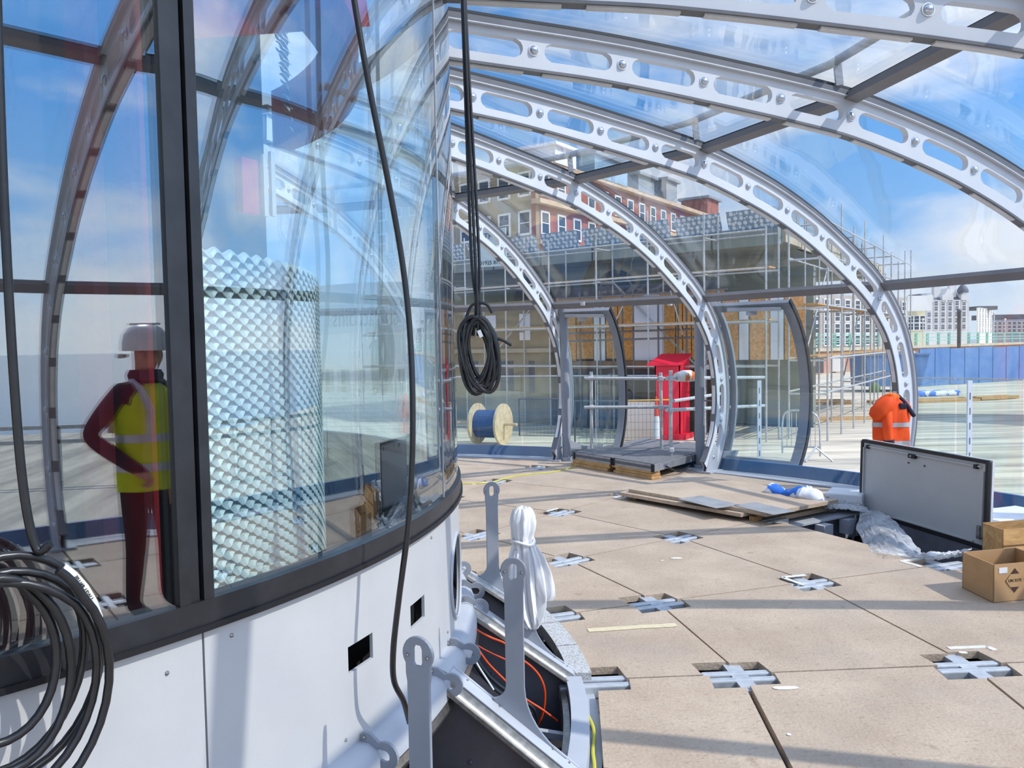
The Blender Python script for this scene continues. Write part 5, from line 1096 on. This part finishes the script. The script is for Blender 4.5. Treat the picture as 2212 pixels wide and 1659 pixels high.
# ------------------------------------------------------------------ scaffolding
def scaffold(p, d, n, bay, off, levels, h, lab, braces=()):
    sc = thing('scaffolding', lab, 'scaffolding', (p.x, p.y, -1), 'tube scaffolding on the terrace'); nrm = Vector((d.y, -d.x, 0))
    for row in (0, 1):
        o = nrm * (off + row * 1.0)
        for i in range(n + 1):
            b = p + d * bay * i + o; b.z = -1; obj('standard', MB().tube([b, b + Vector((0, 0, h + random.uniform(-.3, .8) + 1))], .026, 6), [TUBE], sc)
        for z in levels:
            a, b = p + o, p + d * bay * n + o; obj('ledger', MB().tube([Vector((a.x, a.y, z)), Vector((b.x, b.y, z))], .026, 6), [TUBE], sc)
    for i in range(0, n + 1, 2):
        for z in levels: a = p + d * bay * i + nrm * off; b = a + nrm * 1.0; obj('transom_tube', MB().tube([Vector((a.x, a.y, z - .06)), Vector((b.x, b.y, z - .06))], .026, 6), [TUBE], sc)
    for i, z0, z1 in braces: a = p + d * bay * i + nrm * off; b = p + d * bay * (i + 1.6) + nrm * off; obj('brace', MB().tube([Vector((a.x, a.y, z0)), Vector((b.x, b.y, z1))], .026, 6), [TUBE], sc)
    for z in levels[1:3]: a, b = p + nrm * (off + .5), p + d * bay * n + nrm * (off + .5); obj('scaffold_board', MB().bar(Vector((a.x, a.y, z + .05)), Vector((b.x, b.y, z + .05)), .5, .04), [PLY], sc)
    return sc
scaffold(K2 + ur * -.3, ur, 9, 1.75, .25, (.3, 1.2, 2.6, 3.9, 4.8), 4.7, 'tube scaffolding along the right side of the terrace', ((1, 1.2, 3.9), (4, 0.3, 2.6)))
scaffold(K2 + ul * 15.5, -ul, 9, 1.72, .25, (1.0, 2.2, 3.6, 4.6), 4.9, 'tube scaffolding in front of the terrace edge', ((3, 1.0, 3.6), (6, 3.6, 1.0)))
dfx = thing('shopfront_scaffolding', 'grey tube scaffolding crossing the boarded shop front', 'scaffolding', (s0.x, s0.y - .7, -1))
for px in (1349, 1372, 1424, 1464, 1481, 1518, 1255, 1300): b = sfp(px) + Vector((0, -.6, 0)); obj('standard', MB().tube([Vector((b.x, b.y, -1)), Vector((b.x, b.y, 3.3))], .028, 6), [FLNG], dfx)
for z in (1.78, 2.02, 3.12): obj('ledger', MB().tube([s0 + Vector((0, -.65, z)), s1 + Vector((0, -.65, z + .05))], .028, 6), [FLNG], dfx)
for p_, q_ in (((1448, 3.2), (1472, 1.9)), ((1335, 2.4), (1356, 3.0))): obj('brace', MB().tube([sfp(p_[0]) + Vector((0, -.7, p_[1])), sfp(q_[0]) + Vector((0, -.7, q_[1]))], .024, 6), [TUBE], dfx)

# ------------------------------------------------------------------ buildings
def facade(parent, a, b, z0, z1, mat, cols, rows, ww, wh, fmat, gmat, depth=.12, arch=False, skip=()):
    """one wall plane with its own windows: each window a frame part with a pane and a sash bar below it"""
    a, b = Vector(a), Vector(b); a.z = b.z = 0; d = (b - a); L_ = d.length; d.normalize(); n = Vector((d.y, -d.x, 0))
    if n.dot(-a) < 0: n = -n
    obj('wall', MB().bar(a + Vector((0, 0, (z0 + z1) / 2)) - n * .2, b + Vector((0, 0, (z0 + z1) / 2)) - n * .2, .4, z1 - z0), [mat], parent)
    fm = None
    for r_, z in enumerate(rows):
        for c in range(cols):
            if (r_, c) in skip: continue
            p = a + d * L_ * (c + .5) / cols + Vector((0, 0, z)) + n * .03 - base_of(parent)
            if fm is None:
                ax = (d, n, Vector((0, 0, 1))); mb = MB()
                for sx in (-1, 1): mb.box(d * sx * ww / 2, (.16, .14, wh + .16), ax)
                for sz in (-1, 0, 1): mb.box(Vector((0, 0, sz * wh / 2)), (ww, .14, .16 if sz else .07), ax)
                fm = mb.mesh('window_frame', fmat); gm = MB().box((0, 0, 0), (ww, .08, wh), ax).mesh('window_pane', gmat)
            f = link('window', fm, parent); f.location = p; g = link('pane', gm, f)
WF = pm('white_window_frame', (236, 234, 228), rough=.6); WG = pm('dark_window_glass', (60, 72, 84), (44, 54, 64), scale=.5, rough=.15)
BRK = pm('red_brick', (168, 104, 88), (148, 88, 74), scale=1.5, rough=.9); TANB = pm('tan_stone', (158, 146, 116), (140, 128, 102), scale=.8, rough=.9); CRM = pm('cream_stone', (206, 180, 150), (190, 162, 132), scale=1, rough=.85)
h0, h1, h2 = (2.0, 60), (22.7, 90), (-12, 72)
hotel = thing('brick_hotel', 'red brick hotel with white sash windows above the terrace', 'building', (2, 60, -1))
facade(hotel, (h0[0], h0[1], 0), (h1[0], h1[1], 0), -1, 15.4, BRK, 15, (4.6, 7.8, 10.9, 13.8), 1.1, 1.7, WF, WG)
facade(hotel, (h2[0], h2[1], 0), (h0[0], h0[1], 0), -1, 15.4, TANB, 9, (4.6, 7.8, 10.9, 13.8), 1.1, 1.7, WF, WG)
for z in (6.3, 9.4, 12.4, 15.4): obj('cornice', MB().bar(Vector((h0[0], h0[1] - .25, z)), Vector((h1[0] + .2, h1[1] - .25, z)), .8, .35), [CRM], hotel)
for z in (6.3, 15.4): obj('cornice', MB().bar(Vector((h2[0], h2[1] - .25, z)), Vector((h0[0], h0[1] - .25, z)), .8, .3), [CRM], hotel)
hv = (Vector(h1) - Vector(h0)).to_3d().normalized(); GLZ = pm('penthouse_glass', (150, 176, 190), (120, 150, 170), scale=.6, rough=.2); LEAD = pm('grey_roof', (150, 156, 160), (130, 136, 142), scale=.6, rough=.7)
for i, (f, w_, h_, m_) in enumerate(((.06, 3.2, 1.3, WB), (.27, 6.0, 1.8, GLZ), (.46, 3.4, 1.5, LEAD), (.62, 2.6, 2.0, LEAD), (.93, 3.4, 1.8, BRK))):
    p = Vector((h0[0], h0[1], 0)).lerp(Vector((h1[0], h1[1], 0)), f); ax = (hv, Vector((hv.y, -hv.x, 0)), Vector((0, 0, 1)))
    obj('roof_box', MB().box(p + Vector((0, 1.5, 15.5 + h_ / 2)), (w_, 3, h_), ax), [m_], hotel)
    obj('roof_cap', MB().box(p + Vector((0, 1.5, 15.6 + h_)), (w_ + .6, 3.6, .25), ax), [LEAD if m_ is not WB else WB], hotel)
obj('roof', MB().prism([Vector((h0[0], h0[1], 15.4)), Vector((h1[0], h1[1], 15.4)), Vector((h1[0] - 8, h1[1] + 8, 16.2)), Vector((h2[0], h2[1] + 10, 16.2)), Vector((h2[0], h2[1], 15.4))], (0, 0, .2)), [LEAD], hotel)
def pxw(px, Y): return atY(px, 800, Y).x
WGL = pm('hazy_window', (128, 128, 132), (112, 112, 118), scale=.5, rough=.3); GST = pm('grey_stone', (230, 226, 222), (218, 213, 208), scale=.3, rough=.85); WST = pm('white_stucco', (240, 236, 228), (228, 224, 216), scale=.3, rough=.8); SLT = pm('slate_roof', (112, 112, 118), (96, 96, 102), scale=.6, rough=.7)
Yw = 195.0; zt_ = lambda py: atY(2050, py, Yw).z; zb_ = -1.0
wh_ = thing('grey_seafront_hotel', 'grey stone seafront hotel with gables and a domed turret at the right', 'building', (pxw(2060, Yw), Yw, zb_))
facade(wh_, (pxw(1998, Yw), Yw, 0), (pxw(2088, Yw), Yw, 0), zb_, zt_(648), GST, 6, [zt_(p) for p in (706, 692, 679, 666, 655)], 1.0, 1.2, GST, WGL)
facade(wh_, (pxw(2088, Yw), Yw, 0), (pxw(2118, Yw), Yw + 14, 0), zb_, zt_(648), WST, 4, [zt_(p) for p in (712, 698, 684, 671, 660)], 1.2, 1.6, WST, WG)
for px, w_, py in ((2007, 16, 642), (2046, 24, 628), (2082, 14, 634)):
    c = Vector((pxw(px, Yw), Yw - .1, 0)); hw = w_ / 2 * Yw / F; z = zt_(648); t = zt_(py - 6); obj('gable', MB().prism([c + Vector((-hw, 0, z - .5)), c + Vector((hw, 0, z - .5)), c + Vector((hw, 0, z + 1)), c + Vector((hw * .5, 0, z + 1.6)), c + Vector((0, 0, t)), c + Vector((-hw * .5, 0, z + 1.6)), c + Vector((-hw, 0, z + 1))], (0, 3, 0)), [GST], wh_)
obj('mansard_roof', MB().prism([Vector((pxw(1998, Yw), Yw + .3, zt_(648))), Vector((pxw(2088, Yw), Yw + .3, zt_(648))), Vector((pxw(2086, Yw), Yw + 3, zt_(632))), Vector((pxw(2000, Yw), Yw + 3, zt_(632)))], (0, 6, 0)), [SLT], wh_)
for px in (2030, 2064): obj('chimney', MB().box((pxw(px, Yw), Yw + 2, zt_(632)), (1.6, 1.2, 4)), [GST], wh_)
dp = Vector((pxw(2083, Yw), Yw + 1, zt_(632))); obj('dome', MB().lathe([(1.3, 0), (1.25, .7), (.8, 1.5), (.2, 2.1), (.06, 2.5), (.04, 4.2)], dp, 0, 360, 16), [SLT], wh_, smooth=True)
wh2 = thing('white_seafront_terrace', 'white stucco seafront terrace right of the grey hotel', 'building', (pxw(2130, 205), 205, zb_))
facade(wh2, (pxw(2112, 200), 200, 0), (pxw(2142, 215), 215, 0), zb_, zt_(664), WST, 5, [zt_(p) for p in (714, 704, 692, 680, 670)], 1.2, 1.3, WST, WG)
obj('roof', MB().box((pxw(2128, 210), 212, zt_(662)), (5, 6, 1.0)), [SLT], wh2)
wh3 = thing('low_grey_terrace', 'low hazy grey terrace with dormers at the far right edge', 'building', (pxw(2190, 260), 260, zb_))
facade(wh3, (pxw(2140, 260), 262, 0), (pxw(2250, 260), 258, 0), zb_, atY(2190, 690, 260).z, pm('hazy_grey', (168, 170, 178), (156, 158, 166), scale=.2, rough=.9), 12, [atY(2190, p, 260).z for p in (714, 706, 698)], 1.1, 1.0, GST, SLT)
obj('roof', MB().box((pxw(2195, 260), 266, atY(2190, 684, 260).z), (18, 8, 1.6)), [SLT], wh3)
cy = thing('cream_corner_house', 'cream house with a white screen partly hidden behind the rib', 'building', (pxw(1985, 150), 150, zb_)); facade(cy, (pxw(1960, 150), 150, 0), (pxw(1998, 150), 150, 0), zb_, atY(1985, 672, 150).z, pm('cream_paint', (234, 224, 184), rough=.8), 3, [atY(1985, p, 150).z for p in (705, 690)], 1.0, 1.4, WST, WG)
obj('white_screen', MB().box((pxw(1985, 149), 149, atY(1985, 655, 149).z), (4.6, .4, 2.8)), [WST], cy)
gb = thing('grey_modern_block', 'grey office block seen behind the scaffolding tubes', 'building', (pxw(1820, 90), 90, -1)); facade(gb, (pxw(1700, 82), 82, 0), (pxw(1960, 96), 96, 0), -1, atY(1820, 640, 90).z, pm('taupe_block', (186, 176, 168), (168, 158, 150), scale=.3, rough=.85), 12, [atY(1820, p, 90).z for p in (735, 710, 685, 660)], 1.0, 1.1, GST, WG)
# promenade with its green railing
pr0, pr1 = Vector((pxw(1560, 55), 55, 0)), Vector((pxw(2400, 120), 120, 0)); zp = 1.0
pro = thing('promenade', 'raised promenade with arches and a green railing along the seafront', 'promenade', tuple(pr0 + Vector((0, 0, -1))))
obj('wall', MB().bar(pr0 + Vector((0, 0, zp / 2 - .5)), pr1 + Vector((0, 0, zp / 2 - .5)), .5, zp + 1.0), [pm('arch_brick', (196, 130, 106), (176, 160, 140), scale=.25, rough=.85)], pro)
obj('pale_kerb', MB().bar(pr0 + Vector((0, -.4, zp - .1)), pr1 + Vector((0, -.4, zp - .1)), .6, .25), [CONL], pro)
GRN = pm('green_railing', (150, 196, 178), (132, 180, 162), scale=1, rough=.6)
for z in (.45, .75, 1.1): obj('rail', MB().bar(pr0 + Vector((0, -.4, zp + z)), pr1 + Vector((0, -.4, zp + z)), .08, .08), [GRN], pro)
for i in range(40): p = pr0.lerp(pr1, i / 39) + Vector((0, -.4, zp + .6)); obj('baluster_post', MB().box(p, (.22, .12, 1.2)), [GRN], pro)
for i in range(12):
    p = pr0.lerp(pr1, i / 30 + .02) + Vector((0, -.5, -.2)); obj('arch_door', MB().box(p, (1.4, .4, 1.4)), [CHAR if i % 2 else WST], pro)
for px, Y, top in ((2071, 60, 672), (1993, 130, 690), (2170, 150, 690), (2146, 120, 676)):
    p = Vector((pxw(px, Y), Y, -1)); r = thing('lamp_post', {2071: 'dark wooden post standing on the beach below the grey hotel', 1993: 'thin white lamp post beside the cream house', 2170: 'thin lamp post near the far right edge', 2146: 'white lamp post in front of the white terrace'}[px], 'post', tuple(p)); zt2 = atY(px, top, Y).z
    obj('shaft', MB().tube([p, Vector((p.x, p.y, zt2))], .14 if px == 2071 else .08, 8), [pm('pole_%d' % px, (96, 92, 88) if px == 2071 else (224, 222, 218), rough=.8)], r); obj('cap', MB().ball((p.x, p.y, zt2), .17 if px == 2071 else .2, 8, 6), [WST if px != 2071 else CHAR], r)
# white house and signboard far left behind the coil
hs = thing('white_house', 'white stucco house behind the cables at the edge of the core', 'building', (pxw(1010, 55), 55, -1)); facade(hs, (pxw(930, 56), 56, 0), (pxw(1075, 54), 54, 0), -1, atY(1010, 605, 55).z, WST, 5, [atY(1010, p, 55).z for p in (690, 650, 622)], 1.0, 1.5, WST, WG)
sg = thing('agent_signboard', 'pale signboard with a telephone number behind the far rib', 'sign', tuple(atY(1062, 560, 25.5))); sc_ = atY(1062, 535, 25.5); sgn = Vector((-.37, -.93, 0)); sgr = Vector((.93, -.37, 0))
obj('board', MB().box(sc_, (1.0, .05, 1.2), (sgr, sgn, Vector((0, 0, 1)))), [pm('pale_sign', (200, 210, 208), rough=.6)], sg)
place(text_mesh('01925 8772', .17, INK), 'telephone_lettering', sc_ + sgn * .04 + Vector((0, 0, -.48)), sgr, (0, 0, 1), sg)
place(text_mesh('TP', .26, INK), 'sign_lettering', sc_ + sgn * .04 + Vector((-.1, 0, .35)), sgr, (0, 0, 1), sg)
# site cabins out to the right, mirrored in the core glass
cb = thing('site_cabin', 'white site cabin with large lettering mirrored in the core glass', 'cabin', (20, 22, -1))
u_ = Vector((.72, -.69, 0)).normalized(); cc_ = Vector((23, 21, 0)); nn = Vector((-.69, -.72, 0)).normalized()
CABW = pm('cabin_white', (222, 224, 226), (206, 208, 212), scale=.5, rough=.6); obj('cabin_wall', MB().box(cc_ + Vector((0, 0, 1.6)), (15, 2.4, 5.2), (u_, nn, Vector((0, 0, 1)))), [CABW], cb)
for i in range(6):
    obj('cabin_window', MB().box(cc_ + u_ * (i - 2.5) * 2.3 + nn * 1.21 + Vector((0, 0, .4)), (1.2, .05, .9), (u_, nn, Vector((0, 0, 1)))), [WG], cb)
obj('fascia', MB().box(cc_ + nn * 1.22 + Vector((0, 0, 2.85)), (15, .06, 1.1), (u_, nn, Vector((0, 0, 1)))), [pm('cabin_blue_grey', (176, 190, 204), rough=.6)], cb)
lt = place(text_mesh('sigmacabins', 1.05, INK), 'cabin_lettering', cc_ + nn * 1.27 + Vector((0, 0, 2.85)), u_, (0, 0, 1), cb); lt.scale = (2.1, 1, 1)
# railing by the sea, mirrored left of the worker
sr = thing('deck_edge_railing', 'pale handrail at the seaward deck edge mirrored in the left glass', 'railing', (15, -4, -1))
for z in (.05, -.25): obj('rail', MB().bar((15, -16, z + .1), (15, 10, z + .1), .06, .08), [TUBE], sr)
for i in range(14): obj('post', MB().box((15, -16 + i * 2, -.42), (.06, .08, 1.15)), [TUBE], sr)
# ================================================================== GROUND, SEA
DECK = pm('site_deck', (226, 212, 188), (150, 142, 130), scale=0.5, rough=0.8, stretch=(.35, 3.2, 1), coord='Object', detail=8, thr=(.38, .66))
gp = [(-120, -80, -1.0), (26, -80, -1.0), (26, 6, -1.0), (60, 60, -1.0), (240, 300, -1.0), (-120, 300, -1.0)]
tag(obj('ground', MB().add(gp, [tuple(range(6))]), [DECK], origin=(0, 0, -1)), 'pale planked beach deck outside the pod', None, None, 'structure')
SHING = pm('shingle', (96, 96, 98), (140, 134, 126), scale=30, rough=0.9)
sh = [(26, -80, -1.05), (26, 6, -1.05), (60, 60, -1.05), (240, 300, -1.05), (275, 290, -5.2), (84, 46, -5.2), (50, -2, -5.2), (50, -80, -5.2)]
tag(obj('beach', MB().add(sh, [(0, 1, 6, 7), (1, 2, 5, 6), (2, 3, 4, 5)]), [SHING], origin=(40, 0, -5)), 'dark shingle beach sloping to the sea', None, None, 'structure')
sea = pm('sea_water', (18, 52, 92), (26, 66, 108), scale=0.08, rough=0.12, bump=1.0, bscale=1.1, stretch=(1, 0.45, 1), spec=0.6)
tag(obj('sea', MB().add([(20, -4000, -5), (5000, -4000, -5), (5000, 3000, -5), (20, 3000, -5)], [(0, 1, 2, 3)]), [sea], origin=(40, 0, -5)), 'choppy blue sea mirrored in the core glass', 'sea', None, 'stuff')
